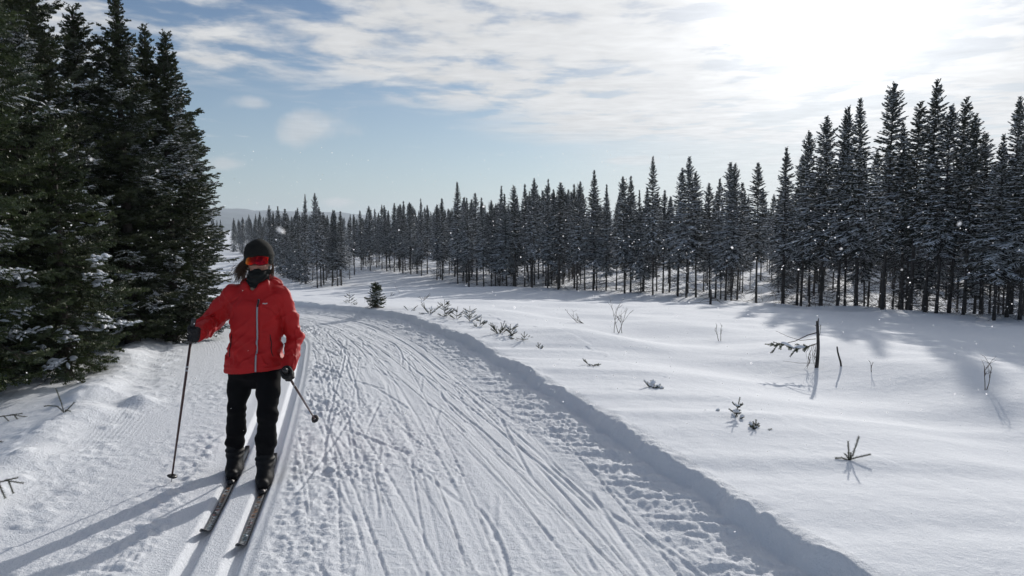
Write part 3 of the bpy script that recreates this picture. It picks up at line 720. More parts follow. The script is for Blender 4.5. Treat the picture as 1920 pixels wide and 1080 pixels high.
front = [  # column, top row, own label where the photo lets one point at the tree
    (439, 409, None), (455, 407, None), (470, 402, None), (489, 397, None),
    (505, 385, 'spruce rising straight above the skier\'s beanie'), (515, 397, None), (525, 387, None), (538, 392, None), (560, 390, None),
    (571, 365, 'left one of the two spindly tall spruces right of the skier\'s head'),
    (594, 362, 'right one of the two spindly tall spruces right of the skier\'s head'),
    (601, 387, None), (622, 394, 'left spruce of the small clump with bare stems at the lane bend'), (632, 394, 'middle spruce of the small clump with bare stems at the lane bend'),
    (639, 396, 'right spruce of the small clump with bare stems at the lane bend'), (655, 402, 'thin spruce on a long bare stem standing alone in the gap right of the clump'),
    (664, 402, None), (677, 394, None), (694, 386, None), (706, 391, None), (716, 384, None), (725, 385, None), (739, 381, None), (755, 377, None), (770, 380, None),
    (790, 372, None), (801, 385, None), (819, 384, None), (829, 371, None), (858, 340, 'spruce whose thin spire stands well above the far middle of the tree line'),
    (868, 370, None), (879, 371, None), (894, 362, None), (907, 370, None), (921, 376, None), (937, 348, None), (950, 363, None),
    (967, 348, None), (984, 345, None), (998, 334, 'pointed spruce just right of the picture centre line, higher than its close neighbours'), (1027, 335, 'pale frosted spruce with broad snowy skirts near the middle of the tree line'), (1047, 343, None), (1077, 345, None), (1082, 341, None),
    (1113, 319, 'dark slender spruce above the middle of the tree line, left of the twin tops'), (1137, 345, None), (1156, 359, None),
    (1172, 332, 'left half of the twin-topped dark spruce pair in the middle of the forest edge'), (1183, 330, 'right half of the twin-topped dark spruce pair in the middle of the forest edge'),
    (1206, 352, None), (1225, 294, 'spruce with a very tall thin spire, highest of the middle tree line'), (1244, 357, None),
    (1272, 315, 'frosted spruce leaning its shoulder on the taller spire to its right'), (1288, 294, 'tall spruce one place right of the thin-spired one'), (1306, 322, None), (1332, 343, None), (1343, 335, None),
    (1362, 305, 'left of two close thin tops before the tree line steps up'), (1373, 307, 'right of two close thin tops before the tree line steps up'), (1384, 342, None),
    (1420, 307, 'cone-shaped spruce standing apart with sky on both sides of its top'), (1469, 276, 'broad-shouldered spruce starting the steep rise of the right forest'),
    (1504, 247, 'slim spruce, second step of the rising right forest'), (1542, 218, 'spruce, third step of the rising right forest'),
    (1573, 204, 'left one of three crowded tops in the right forest'), (1587, 200, 'middle one of three crowded tops in the right forest'), (1609, 182, 'right and tallest of three crowded tops in the right forest'),
    (1658, 155, 'broad tall spruce standing out left of the very tallest one'), (1695, 229, None), (1711, 193, 'shorter spruce pressed against the left side of the very tallest one'),
    (1738, 149, 'very tallest spruce of the right forest'), (1760, 198, None), (1784, 184, 'slim pointed spruce right of the very tallest one'), (1811, 215, None), (1844, 249, None), (1869, 250, None),
    (1893, 180, 'tall open-topped spruce near the right edge of the picture'), (1918, 233, 'spruce cut by the right edge of the picture'),
]
rngF = np.random.RandomState(77)
GF = 'spruces of the forest across the field'
marks_ = {505: "the spruce above the beanie", 594: "the spindly pair", 655: "the lone thin spruce in the gap", 858: "the tall spire far-middle", 998: "the pointed centre spruce",
          1113: "the dark slender spruce", 1225: "the very thin tall spire", 1373: "the two close thin tops", 1542: "the third step of the right rise", 1658: "the broad tall spruce", 1738: "the very tallest spruce", 1893: "the open-topped spruce by the right edge"}
def relation(i):
    k = min((j for j, f_ in enumerate(front) if f_[0] in marks_), key=lambda j: abs(front[j][0]-front[i][0]))
    n = abs(i-k); words = ['', 'first', 'second', 'third', 'fourth', 'fifth', 'sixth', 'seventh', 'eighth', 'ninth', 'tenth', 'eleventh', 'twelfth', 'thirteenth']
    return 'frosted edge spruce, %s top %s of %s' % (words[n], 'left' if i < k else 'right', marks_[front[k][0]])
n_tree = 0
for i, (px, top, lab) in enumerate(front):
    D = edgeD(px)*(1+rngF.uniform(-.02, .10)) if lab is None else edgeD(px)*(1+rngF.uniform(-.01, .03))
    if px in (439, 455, 470, 489): D = 165-(px-439)*.9
    p = at_dist(px, D); h = top_height(px, top, p); s = h/7
    w = s**.5*rngF.uniform(.82, 1.22)*(.8 if px in (571, 594, 655, 1225) else 1)
    plant_tree('spruce_tree', fv_low[rngF.randint(2)] if px < 575 else fv[3 if px == 655 else rngF.randint(8)], p, rngF.uniform(0, 6.28), (w, w, s),
               lab or relation(i), 'spruce tree', GF)
    n_tree += 1
# trees standing behind and between
skx = np.array([f[0] for f in front]); sky_ = np.array([f[1] for f in front])
placed = [at_dist(px, edgeD(px))[:2] for px in skx]
tries = 0
while n_tree < 298 and tries < 8000:
    tries += 1
    q_ = rngF.rand(); px = rngF.uniform(640, 2080) if q_ < .56 else (rngF.uniform(660, 1100) if q_ < .82 else rngF.uniform(470, 640))
    e = edgeD(px); D = e*(1.03) + rngF.rand()**1.3*min(30, .7*e)
    if 640 < px < 700 and D < 90: continue
    p = at_dist(px, D)
    if min((p[0]-q[0])**2+(p[1]-q[1])**2 for q in placed) < (.75 if px > 1000 else 1.0)**2: continue
    near_t = np.sort(sky_[np.argsort(np.abs(skx-px))[:3]])[-1]
    h = min(top_height(px, near_t+(rngF.uniform(2, 26) if px < 1300 else rngF.uniform(10, 90)), p), 8.2)
    if h < 2.8: continue
    placed.append(p[:2]); s = h/7; w = max(s, .75)*rngF.uniform(.72, 1.18)
    plant_tree('spruce_tree', fv_low[rngF.randint(2)] if px < 585 else fv[rngF.randint(8)], p, rngF.uniform(0, 6.28), (w, w, s),
               'frosted spruce standing inside the forest behind the edge trees', 'spruce tree', GF); n_tree += 1

def far_forest():
    """the wood farther back, which reads as one mass: trees instanced on points"""
    rng = np.random.RandomState(9); P = []; S = []; Rz = []; K = []
    for i in range(460):
        px = rng.uniform(395, 1000) if i < 240 else rng.uniform(1000, 2100)
        D = edgeD(px)*1.5 + 12 + rng.rand()*70 if px > 520 else 150+rng.rand()*120
        p = at_dist(px, D); near_t = np.median(sky_[np.argsort(np.abs(skx-px))[:5]])
        h = min(rng.uniform(6.5, 9.0), max(2.5, top_height(px, near_t+rng.uniform(4, 22), p))); s = h/7
        P.append(p); S.append((max(s, .8), max(s, .8), s)); Rz.append((0, 0, rng.uniform(0, 6.28))); K.append(i % 3)
    me = bpy.data.meshes.new('far_forest'); me.vertices.add(len(P)); me.vertices.foreach_set('co', np.array(P, np.float32).ravel())
    for nm, val in (('size', S), ('turn', Rz)):
        at = me.attributes.new(nm, 'FLOAT_VECTOR', 'POINT'); at.data.foreach_set('vector', np.array(val, np.float32).ravel())
    me.attributes.new('sort', 'INT', 'POINT').data.foreach_set('value', np.array(K, np.int32))
    o = link('far_forest', me); o['kind'] = 'stuff'
    g = bpy.data.node_groups.new('far_forest', 'GeometryNodeTree')
    g.interface.new_socket('Geometry', in_out='INPUT', socket_type='NodeSocketGeometry'); g.interface.new_socket('Geometry', in_out='OUTPUT', socket_type='NodeSocketGeometry')
    N = g.nodes.new; L = g.links.new; gi = N('NodeGroupInput'); go = N('NodeGroupOutput'); jn = N('GeometryNodeJoinGeometry')
    def attr(nm, ty):
        n = N('GeometryNodeInputNamedAttribute'); n.data_type = ty; n.inputs['Name'].default_value = nm; return n.outputs['Attribute']
    sz, tu, so_ = attr('size', 'FLOAT_VECTOR'), attr('turn', 'FLOAT_VECTOR'), attr('sort', 'INT')
    for v, k in ((0, 0), (1, 2), (2, 4)):
        cmp_ = N('FunctionNodeCompare'); cmp_.data_type = 'INT'; cmp_.operation = 'EQUAL'; L(so_, cmp_.inputs['A'] if cmp_.inputs['A'].type == 'INT' else cmp_.inputs[2])
        (cmp_.inputs[3]).default_value = v
        for me_ in fv[k]:
            src = next(x for x in bpy.data.objects if x.data == me_)
            oi = N('GeometryNodeObjectInfo'); oi.inputs['Object'].default_value = src; oi.transform_space = 'ORIGINAL'; oi.inputs['As Instance'].default_value = True
            ip = N('GeometryNodeInstanceOnPoints'); L(gi.outputs[0], ip.inputs['Points']); L(oi.outputs['Geometry'], ip.inputs['Instance']); L(cmp_.outputs[0], ip.inputs['Selection'])
            L(tu, ip.inputs['Rotation']); L(sz, ip.inputs['Scale']); L(ip.outputs[0], jn.inputs[0])
    L(jn.outputs[0], go.inputs[0])
    o.modifiers.new('trees', 'NODES').node_group = g
far_forest()

# ------------------------------------------------------------------ small growth on the snow
def shoot_mesh(rng, shoots, nl=.015, step=.0055):
    """little spruce: each shoot (polyline, radius); returns wood and needles"""
    mb = MB(); A = []; B = []
    for P in shoots:
        P = np.asarray(P, float); mb.tube(P, np.linspace(.0034, .0015, len(P)), 4); A.append(P[:-1]); B.append(P[1:])
    V, F = needles(rng, np.vstack(A), np.vstack(B), step, nl, .0036, 6)
    return mb.mesh('stem', M['twig']), mesh_np('needles', V, F, M['needle'])

def tiny_spruce(rng, h, spread, whorls=4, per=4, lean=0.):
    sh = []; top = np.array([lean*h, 0, h]); base = np.array([0, 0, -.05])
    sh.append(np.array([base+(top-base)*f for f in (0, .35, .7, 1)]))
    for w in range(whorls):
        f = .12+.75*w/max(1, whorls); c = base+(top-base)*f
        for b in range(per):
            az = rng.uniform(0, 6.28); L = spread*(1-f*.75)*rng.uniform(.6, 1.15)
            e = c+np.array([math.cos(az)*L, math.sin(az)*L, L*rng.uniform(.25, .8)]); m = (c+e)/2+np.array([0, 0, -.04*L])
            sh.append([c, m, e])
            for s_ in (-1, 1):
                if rng.rand() < .8:
                    a2 = az+s_*rng.uniform(.5, .9); sh.append([m, m+np.array([math.cos(a2)*L*.4, math.sin(a2)*L*.4, L*.22])])
    return sh

def sprig(rng, n, L):
    sh = []
    for i in range(n):
        az = rng.uniform(0, 6.28); up = rng.uniform(.2, 1.3); l = L*rng.uniform(.6, 1.1); d = unit(np.array([math.cos(az), math.sin(az), up])); b = np.array([0, 0, -.03])
        sh.append([b, b+d*l*.5, b+d*l+np.array([0, 0, .03*l])])
        for s_ in (-1, 1):
            q = b+d*l*rng.uniform(.35, .6); a2 = az+s_*.8; sh.append([q, q+unit(np.array([math.cos(a2), math.sin(a2), up*.8]))*l*.42])
    return sh

def put_plant(name, px, py, shoots, label, cat, seed, group=None, snow=0., nl=.014):
    rng = np.random.RandomState(seed); p = ground(px, py); e = empty(name, tuple(p), label, cat, group)
    w, n = shoot_mesh(rng, shoots, nl); link('stem', w, e); link('foliage', n, e)
    if snow:
        A = np.vstack([np.asarray(s)[:-1] for s in shoots]); B = np.vstack([np.asarray(s)[1:] for s in shoots])
        k = rng.rand(len(A)) < snow
        if k.any(): link('branch_snow', mesh_np('branch_snow', *snow_lumps(rng, A[k], B[k], .016, .016, 4, .01), M['load'], True), e)['kind'] = 'stuff'
    return e

def bare_shrub(name, px, py, h, label, seed, lean=(0, 0), cat='shrub', stems=2, curl=.5, group=None):
    rng = np.random.RandomState(seed); mb = MB(); p = ground(px, py)
    def grow(b, d, L, r, depth):
        n = 5; P = [b]
        for i in range(n):
            d = unit(d+rng.uniform(-1, 1, 3)*.16*curl+np.array([0, 0, .03])); P.append(P[-1]+d*L/n)
        mb.tube(P, np.linspace(r, r*.5, n+1), 4)
        if depth:
            for i in range(rng.randint(2, 4)):
                q = P[rng.randint(2, n+1)]; dd = unit(d+rng.uniform(-1, 1, 3)*np.array([.9, .5, .5])); grow(q, dd, L*rng.uniform(.3, .55), r*.6, depth-1)
    for i in range(stems):
        grow(np.array([rng.uniform(-.05, .05)*stems, 0, -.05]), unit(np.array([lean[0]+rng.uniform(-.3, .3), lean[1]+rng.uniform(-.2, .2), 1.])), h*rng.uniform(.75, 1.05), .0055, 2)
    return tag(link(name, mb.mesh(name, M['twig']), None, tuple(p)), label, cat, group)

def plants():
    R = np.random.RandomState
    # little spruce behind the bank at the bend: real crown
    p = ground(706, 577); t = near_variant(401, 1.0, .02, .62, .34, .8, .085, 6, .2, .016, .014)
    plant_tree('spruce_sapling', t, p, .3, top_height(706, 531, p), 'bushy waist-high young spruce behind the bank at the lane bend', 'young spruce')
    GS = 'spruce tips sticking out of the snow'
    def H(px, y0, y1): return top_height(px, y0, ground(px, y1))
    L = [
        (655, 568, tiny_spruce(R(1), H(655, 547, 568), .20, 4, 3), 'small thin spruce sapling left of the bushy young spruce at the bend'),
        (668, 571, sprig(R(2), 4, .16), 'tiny spruce tuft at the foot of the bushy young spruce'),
        (731, 556, sprig(R(21), 4, .35), 'spruce tuft in the snow right behind the bushy young spruce'),
        (793, 563, sprig(R(22), 4, .3), 'bent dark spruce tip alone in the field above the row of saplings'),
        (768, 582, sprig(R(3), 3, .22), 'thin lone spruce tip between the bushy spruce and the row of saplings'),
        (806, 588, sprig(R(4), 7, .30), 'low sprawling spruce branch, leftmost of the row along the bank'),
        (834, 594, tiny_spruce(R(5), H(834, 561, 594), .22, 5, 4), 'bushiest small sapling of the row along the bank, with an upright leader'),
        (855, 598, tiny_spruce(R(6), H(855, 575, 598), .18, 3, 3, .15), 'leaning sapling right of the bushiest one along the bank'),
        (881, 603, tiny_spruce(R(7), H(881, 574, 603), .24, 4, 3), 'sapling with a tall bare leader, near the right end of the row'),
        (899, 612, tiny_spruce(R(8), H(899, 592, 610), .16, 3, 3, .2), 'small spiky sapling at the right end of the row along the bank'),
        (936, 626, sprig(R(9), 9, .24), 'dark spruce sprig half buried on the bank, left of a pair'),
        (957, 629, tiny_spruce(R(10), H(957, 608, 629), .20, 3, 4), 'small spruce top beside the half-buried sprig, right of the pair'),
        (982, 636, sprig(R(11), 5, .26), 'flat spruce branch lying on the snow below the pair of sprigs'),
        (1012, 654, sprig(R(12), 3, .13), 'two-pronged spruce tip standing alone like a rabbit\'s ears on the bank'),
        (1110, 685, sprig(R(13), 5, .15), 'twiggy spruce tip almost buried, with a little drift beside it'),
        (1333, 770, sprig(R(15), 4, .085), 'smallest spruce tip, close left of the two upright sprigs'),
        (1377, 785, tiny_spruce(R(16), .17, .09, 3, 4, .25), 'upright many-fingered spruce sprig, left of two close ones'),
        (1417, 804, sprig(R(17), 8, .12), 'spreading spruce sprig nearest above the big three-shoot one'),
    ]
    for px, py, sh, lab in L: put_plant('spruce_sprig', px, py, sh, lab, 'spruce sprig', px, GS, snow=.12)
    put_plant('spruce_sprig', 1224, 727, sprig(R(14), 9, .13), 'spruce tuft with a cap of snow in the middle of the bright snow slope', 'spruce sprig', 14, GS, snow=.7)
    # three-shoot sprig in front on the right
    sh = [[(0, 0, -.04), (.01, .01, .06), (-.005, 0, .17), (-.008, 0, .20)], [(0, 0, -.03), (.05, .0, .06), (.09, 0, .20), (.105, 0, .25)], [(.0, 0, .0), (.09, .0, .03), (.20, .0, .055), (.23, 0, .062)],
          [(0, 0, .02), (-.03, -.03, .06), (-.06, -.04, .08)], [(.03, 0, .03), (.0, -.04, .06)], [(.02, 0, .02), (.05, .05, .05), (.06, .08, .06)], [(0, 0, 0), (-.06, .02, .02), (-.12, .03, .01)]]
    put_plant('spruce_sprig', 1590, 864, [[tuple(c_*.66 for c_ in q_) for q_ in p_] for p_ in sh], 'big green spruce sprig with three long shoots, nearest on the right', 'spruce sprig', 31, GS, nl=.017)
    # left side
    sh = [[(0, 0, -.05), (-.03, 0, .10), (-.06, 0, .19), (-.075, 0, .23)], [(0, 0, 0), (-.08, .02, .06), (-.16, .02, .065), (-.20, .02, .06)], [(0, 0, .01), (.05, 0, .06), (.09, .0, .10)], [(0, 0, .02), (.03, -.03, .04), (.08, -.05, .03)]]
    put_plant('spruce_sprig', 122, 776, sh, 'short spruce sprig poking from the left snow bank below the young fir', 'spruce sprig', 32, GS, nl=.016)
    for (px, py, s_, lab) in ((-14, 795, .42, 'drooping spruce branch tip reaching in from the left edge'), (-22, 925, .27, 'thin dark twig reaching in from the left edge near the bottom'), (-40, 842, .24, 'stubby spruce twig at the left edge between the branch tip and the lower twig')):
        sh = [[(-.1, 0, -.1), (.0, 0, .05), (s_*.45, 0, .075), (s_*.8, .02, .05)], [(s_*.25, 0, .07), (s_*.45, -.05, .03), (s_*.6, -.08, -.01)], [(s_*.4, 0, .075), (s_*.62, .04, .08)], [(s_*.5, 0, .07), (s_*.72, -.05, .01)]]
        put_plant('spruce_branch', px, py, sh, lab, 'spruce branch', px+500, nl=.016)
    # bare shrubs
    bare_shrub('bare_shrub', 1098, 607, .36, 'bare low shrub bending left over the field, left of the wiry one', 51, (-1.6, 0), stems=3)
    bare_shrub('bare_shrub', 1148, 624, .48, 'wiry bare shrub with a single long upright stem in mid field', 52, (0, 0), stems=4, curl=.8)
    bare_shrub('bare_shrub', 1343, 640, .30, 'small forked bare twig alone in the bright field left of the broken snag', 53)
    bare_shrub('bare_shrub', 1636, 697, .16, 'tiny bare twig in the snow right of the leaning stick', 54, stems=1)
    bare_shrub('bare_shrub', 1862, 731, .33, 'crooked bare twig at the right side of the field in front of the shade', 55, (.1, 0), stems=2, curl=.9)
    bare_shrub('bare_shrub', 696, 508, 1.3, 'bent bare sapling in the far snow gap left of the tree line', 56, (-.5, 0), stems=1)
    bare_shrub('bare_shrub', 752, 549, .6, 'single leaning bare stick in the field beyond the bushy young spruce', 57, (-.7, 0), stems=1, curl=.2)
    bare_shrub('bare_shrub', 1098, 545, 1.2, 'forked bare sapling in front of the middle tree line', 58, (-.1, 0), stems=2)
    for k_, (bx, by) in enumerate(((1372, 561), (1424, 566), (1462, 573), (1541, 575), (1598, 573), (1648, 577), (1702, 577), (1768, 579), (1826, 580), (1880, 580))):
        bare_shrub('dead_brush', bx, by, .75, 'tangle of bare dead branches at the foot of the right forest edge', 70+k_, (R(k_).uniform(-1.6, 1.6), 0), 'brush', 5, .9, 'dead brush under the forest edge')
    # broken snag with one leafy limb
    p = ground(1531, 690); h = top_height(1531, 602, p); e = empty('dead_snag', tuple(p), 'broken dead trunk with one drooping leafy limb, alone on the snow field', 'snag')
    rng = R(61); mb = MB()
    z = np.linspace(-.1, h, 9); mb.tube(np.stack([.012*np.sin(z*7), z*0, z], 1), np.linspace(.026, .017, 9), 8)
    for i in range(9):
        zz = rng.uniform(.1, h*.97); a = rng.uniform(0, 6.28); l = rng.uniform(.02, .05); mb.tube([(0, 0, zz), (math.cos(a)*l, math.sin(a)*l, zz+.02)], [.006, .003], 4)
    mb.tube([(.0, 0, h-.01), (.008, 0, h+.04)], [.010, .002], 5); mb.tube([(.008, 0, h*.86), (.035, 0, h*.92), (.03, 0, h*.75), (.012, 0, h*.6)], [.004, .004, .003, .002], 4)
    link('trunk', mb.mesh('trunk', M['greybark'], True), e)
    lb = MB(); A = []; B = []
    def limb(P, r):
        P = np.array(P, float); lb.tube(P, np.linspace(r, r*.4, len(P)), 4); return P
    limb([(0, 0, h*.76), (-.12, 0, h*.70), (-.26, .02, h*.57), (-.42, .03, h*.50), (-.5, .03, h*.52)], .007)
    limb([(-.02, 0, h*.62), (-.2, .02, h*.58), (-.35, .03, h*.66), (-.5, .04, h*.78)], .004)
    limb([(0, 0, h*.1), (-.2, .03, h*.09), (-.4, .05, h*.13)], .003)
    main = limb([(0, 0, h*.52), (-.16, -.02, h*.44), (-.30, -.03, h*.42), (-.46, -.04, h*.53), (-.58, -.05, h*.50)], .006)
    for i in range(26):
        f = rng.rand(); i0 = min(int(f*4), 3); q = main[i0]+(main[i0+1]-main[i0])*(f*4-i0)
        d = unit(np.array([rng.uniform(-1, -.1), rng.uniform(-.7, .7), rng.uniform(-.7, .25)])); l = rng.uniform(.06, .16)
        A.append(q); B.append(q+d*l)
        A.append(q+d*l*.5); B.append(q+d*l*.5+unit(d+rng.uniform(-.6, .6, 3))*l*.5)
    for i in range(16):
        q = np.array([rng.uniform(-.12, -.02), rng.uniform(-.03, .03), h*rng.uniform(.22, .5)]); lb.tube([q, q+np.array([rng.uniform(-.04, .03), 0, -.07]), q+np.array([rng.uniform(-.05, .03), 0, -.15])], [.003, .002, .0015], 3)
    link('limb', lb.mesh('limb', M['twig'], True), e)
    A, B = np.array(A), np.array(B); V, F = needles(rng, A, B, .008, .02, .007, 5); link('foliage', mesh_np('foliage', V, F, M['needle']), e)
    link('branch_snow', mesh_np('branch_snow', *snow_lumps(rng, main[1:3], main[2:4], .04, .035, 6), M['load'], True), e)['kind'] = 'stuff'
    # leaning stick
    p = ground(1577, 687); h = top_height(1569, 650, p); mb = MB(); z = np.linspace(-.08, h, 6)
    mb.tube(np.stack([-.06*z/h+.004*np.sin(z*30), 0*z, z], 1), np.linspace(.013, .009, 6), 7)
    for i in range(5): mb.tube([(-.06*i/6, 0, h*i/6+.02), (-.06*i/6-.02, -.01, h*i/6+.04)], [.005, .002], 4)
    tag(link('dead_stick', mb.mesh('dead_stick', M['greybark'], True), None, tuple(p)), 'short leaning dead stick in the snow, just right of the broken snag', 'dead stick')
    # half buried log-like drift
    # broken stem before the trees
    p = ground(1332, 571); h = top_height(1332, 543, p); mb = MB(); mb.tube([(0, 0, -.1), (.01, 0, h*.5), (.0, 0, h)], [.05, .045, .04], 8)
    for i in range(7):
        a = rng.uniform(0, 6.28); l = rng.uniform(.4, .9); zz = rng.uniform(.1, h*.8); mb.tube([(0, 0, zz), (math.cos(a)*l*.5, math.sin(a)*l*.5, zz-.05), (math.cos(a)*l, math.sin(a)*l, max(.02, zz-.2))], [.012, .008, .003], 4)
    tag(link('broken_stump', mb.mesh('broken_stump', M['greybark'], True), None, tuple(p)), 'short broken stump with bare limbs at the foot of the forest edge', 'stump')
plants()

# ------------------------------------------------------------------ the skier (surfaces polygonised from distance fields)
class Field:
    def __init__(s, lo, hi, h):
        s.lo = np.array(lo, float); s.h = h; n = np.ceil((np.array(hi)-s.lo)/h).astype(int)+1
        s.ax = [s.lo[i]+np.arange(n[i])*h for i in range(3)]; s.F = np.full(n, .5, np.float32)
    def grid(s, sl): return np.meshgrid(*[s.ax[i][sl[i]] for i in range(3)], indexing='ij')
    def block(s, lo, hi):
        return tuple(slice(max(0, int((lo[i]-s.lo[i])/s.h)), min(s.F.shape[i], max(0, int((hi[i]-s.lo[i])/s.h)+2))) for i in range(3))
    def put(s, fn, lo, hi, k=.02, mode='add'):
        sl = s.block(np.array(lo)-.05-k, np.array(hi)+.05+k); v = fn(*s.grid(sl)); f = s.F[sl]
        if v.size == 0: return
        if mode == 'add':
            h = np.clip(.5+.5*(f-v)/k, 0, 1); s.F[sl] = f+(v-f)*h-k*h*(1-h)
        elif mode == 'cut':
            h = np.clip(.5-.5*(f+v)/k, 0, 1); s.F[sl] = f+(-v-f)*h+k*h*(1-h)
    def cap(s, a, b, ra, rb=None, k=.02, mode='add', sq=(1, 1, 1)):
        a, b = np.array(a, float), np.array(b, float); rb = ra if rb is None else rb; q = np.array(sq, float); ba = (b-a)/q; bb = max(ba@ba, 1e-9); R = max(ra, rb)*max(sq)
        def fn(x, y, z):
            px, py, pz = (x-a[0])/q[0], (y-a[1])/q[1], (z-a[2])/q[2]
            h = np.clip((px*ba[0]+py*ba[1]+pz*ba[2])/bb, 0, 1)
            return (np.sqrt((px-ba[0]*h)**2+(py-ba[1]*h)**2+(pz-ba[2]*h)**2)-(ra+(rb-ra)*h))*min(sq)
        s.put(fn, np.minimum(a, b)-R, np.maximum(a, b)+R, k, mode)
    def chain(s, pts, rad, k=.02, sq=(1, 1, 1)):
        for i in range(len(pts)-1): s.cap(pts[i], pts[i+1], rad[i], rad[i+1], k, sq=sq)
    def ell(s, c, r, k=.02, mode='add'):
        c, r = np.array(c, float), np.array(r, float)
        def fn(x, y, z): return (np.sqrt(((x-c[0])/r[0])**2+((y-c[1])/r[1])**2+((z-c[2])/r[2])**2)-1)*r.min()
        s.put(fn, c-r, c+r, k, mode)
    def noise(s, fn, band=.05):
        m = np.abs(s.F) < band; i = np.where(m); s.F[m] += fn(s.ax[0][i[0]], s.ax[1][i[1]], s.ax[2][i[2]]).astype(np.float32)
    def mesh(s, name, mat):
        F = s.F; S = F < 0; n = F.shape; cells = tuple(k-1 for k in n); cnt = np.zeros(cells, np.float32); acc = np.zeros(cells+(3,), np.float32)
        def sub(o): return tuple(slice(o[i], o[i]+cells[i]) for i in range(3))
        for ax in range(3):
            for o in [(i, j) for i in (0, 1) for j in (0, 1)]:
                p = [0, 0, 0]; others = [a for a in range(3) if a != ax]; p[others[0]], p[others[1]] = o; q = list(p); q[ax] = 1
                f0, f1 = F[sub(p)], F[sub(q)]; x = (f0 < 0) != (f1 < 0); t = np.where(x, f0/(f0-f1+1e-12), 0)
                cnt += x
                for a in range(3): acc[..., a] += np.where(x, (t if a == ax else p[a]), 0)
        act = cnt > 0; idx = np.full(cells, -1, np.int64); idx[act] = np.arange(act.sum())
        ii = np.stack(np.where(act), 1); V = s.lo+s.h*(ii+acc[act]/cnt[act][:, None]); Q = []
        for ax in range(3):
            b, c = (ax+1) % 3, (ax+2) % 3
            a0 = [slice(1, -1)]*3; a0[ax] = slice(0, n[ax]-1); a1 = list(a0); a1[ax] = slice(1, n[ax])
            s0, s1 = S[tuple(a0)], S[tuple(a1)]
            for flip in (0, 1):
                e = np.stack(np.where((s0 & ~s1) if not flip else (~s0 & s1)), 1)
                if not len(e): continue
                e = e.copy(); e[:, b] += 1; e[:, c] += 1
                def at(db, dc):
                    k = e.copy(); k[:, b] -= db; k[:, c] -= dc; return idx[k[:, 0], k[:, 1], k[:, 2]]
                q = np.stack([at(0, 0), at(1, 0), at(1, 1), at(0, 1)], 1); Q.append(q if not flip else q[:, ::-1])
        return mesh_np(name, V, np.vstack(Q), mat, True)
    def front(s, x, z, y_from):
        """first y (coming from the camera side) where the field is entered"""
        i = int(round((x-s.lo[0])/s.h)); k = int(round((z-s.lo[2])/s.h)); col = s.F[i, :, k]; j = np.where(col < 0)[0]
        if not len(j): return y_from
        j = j[0]; f0, f1 = col[j-1], col[j]; return s.ax[1][j-1]+s.h*f0/(f0-f1)

O = np.array([-1.83, 5.22, 0.])
def loc(px, py, Y): return pt(px, py, Y)-O
def W(*p): return np.array(p, float)
HEAD_DIR = W(.20, -.98, 0)                       # heading of skier and skis

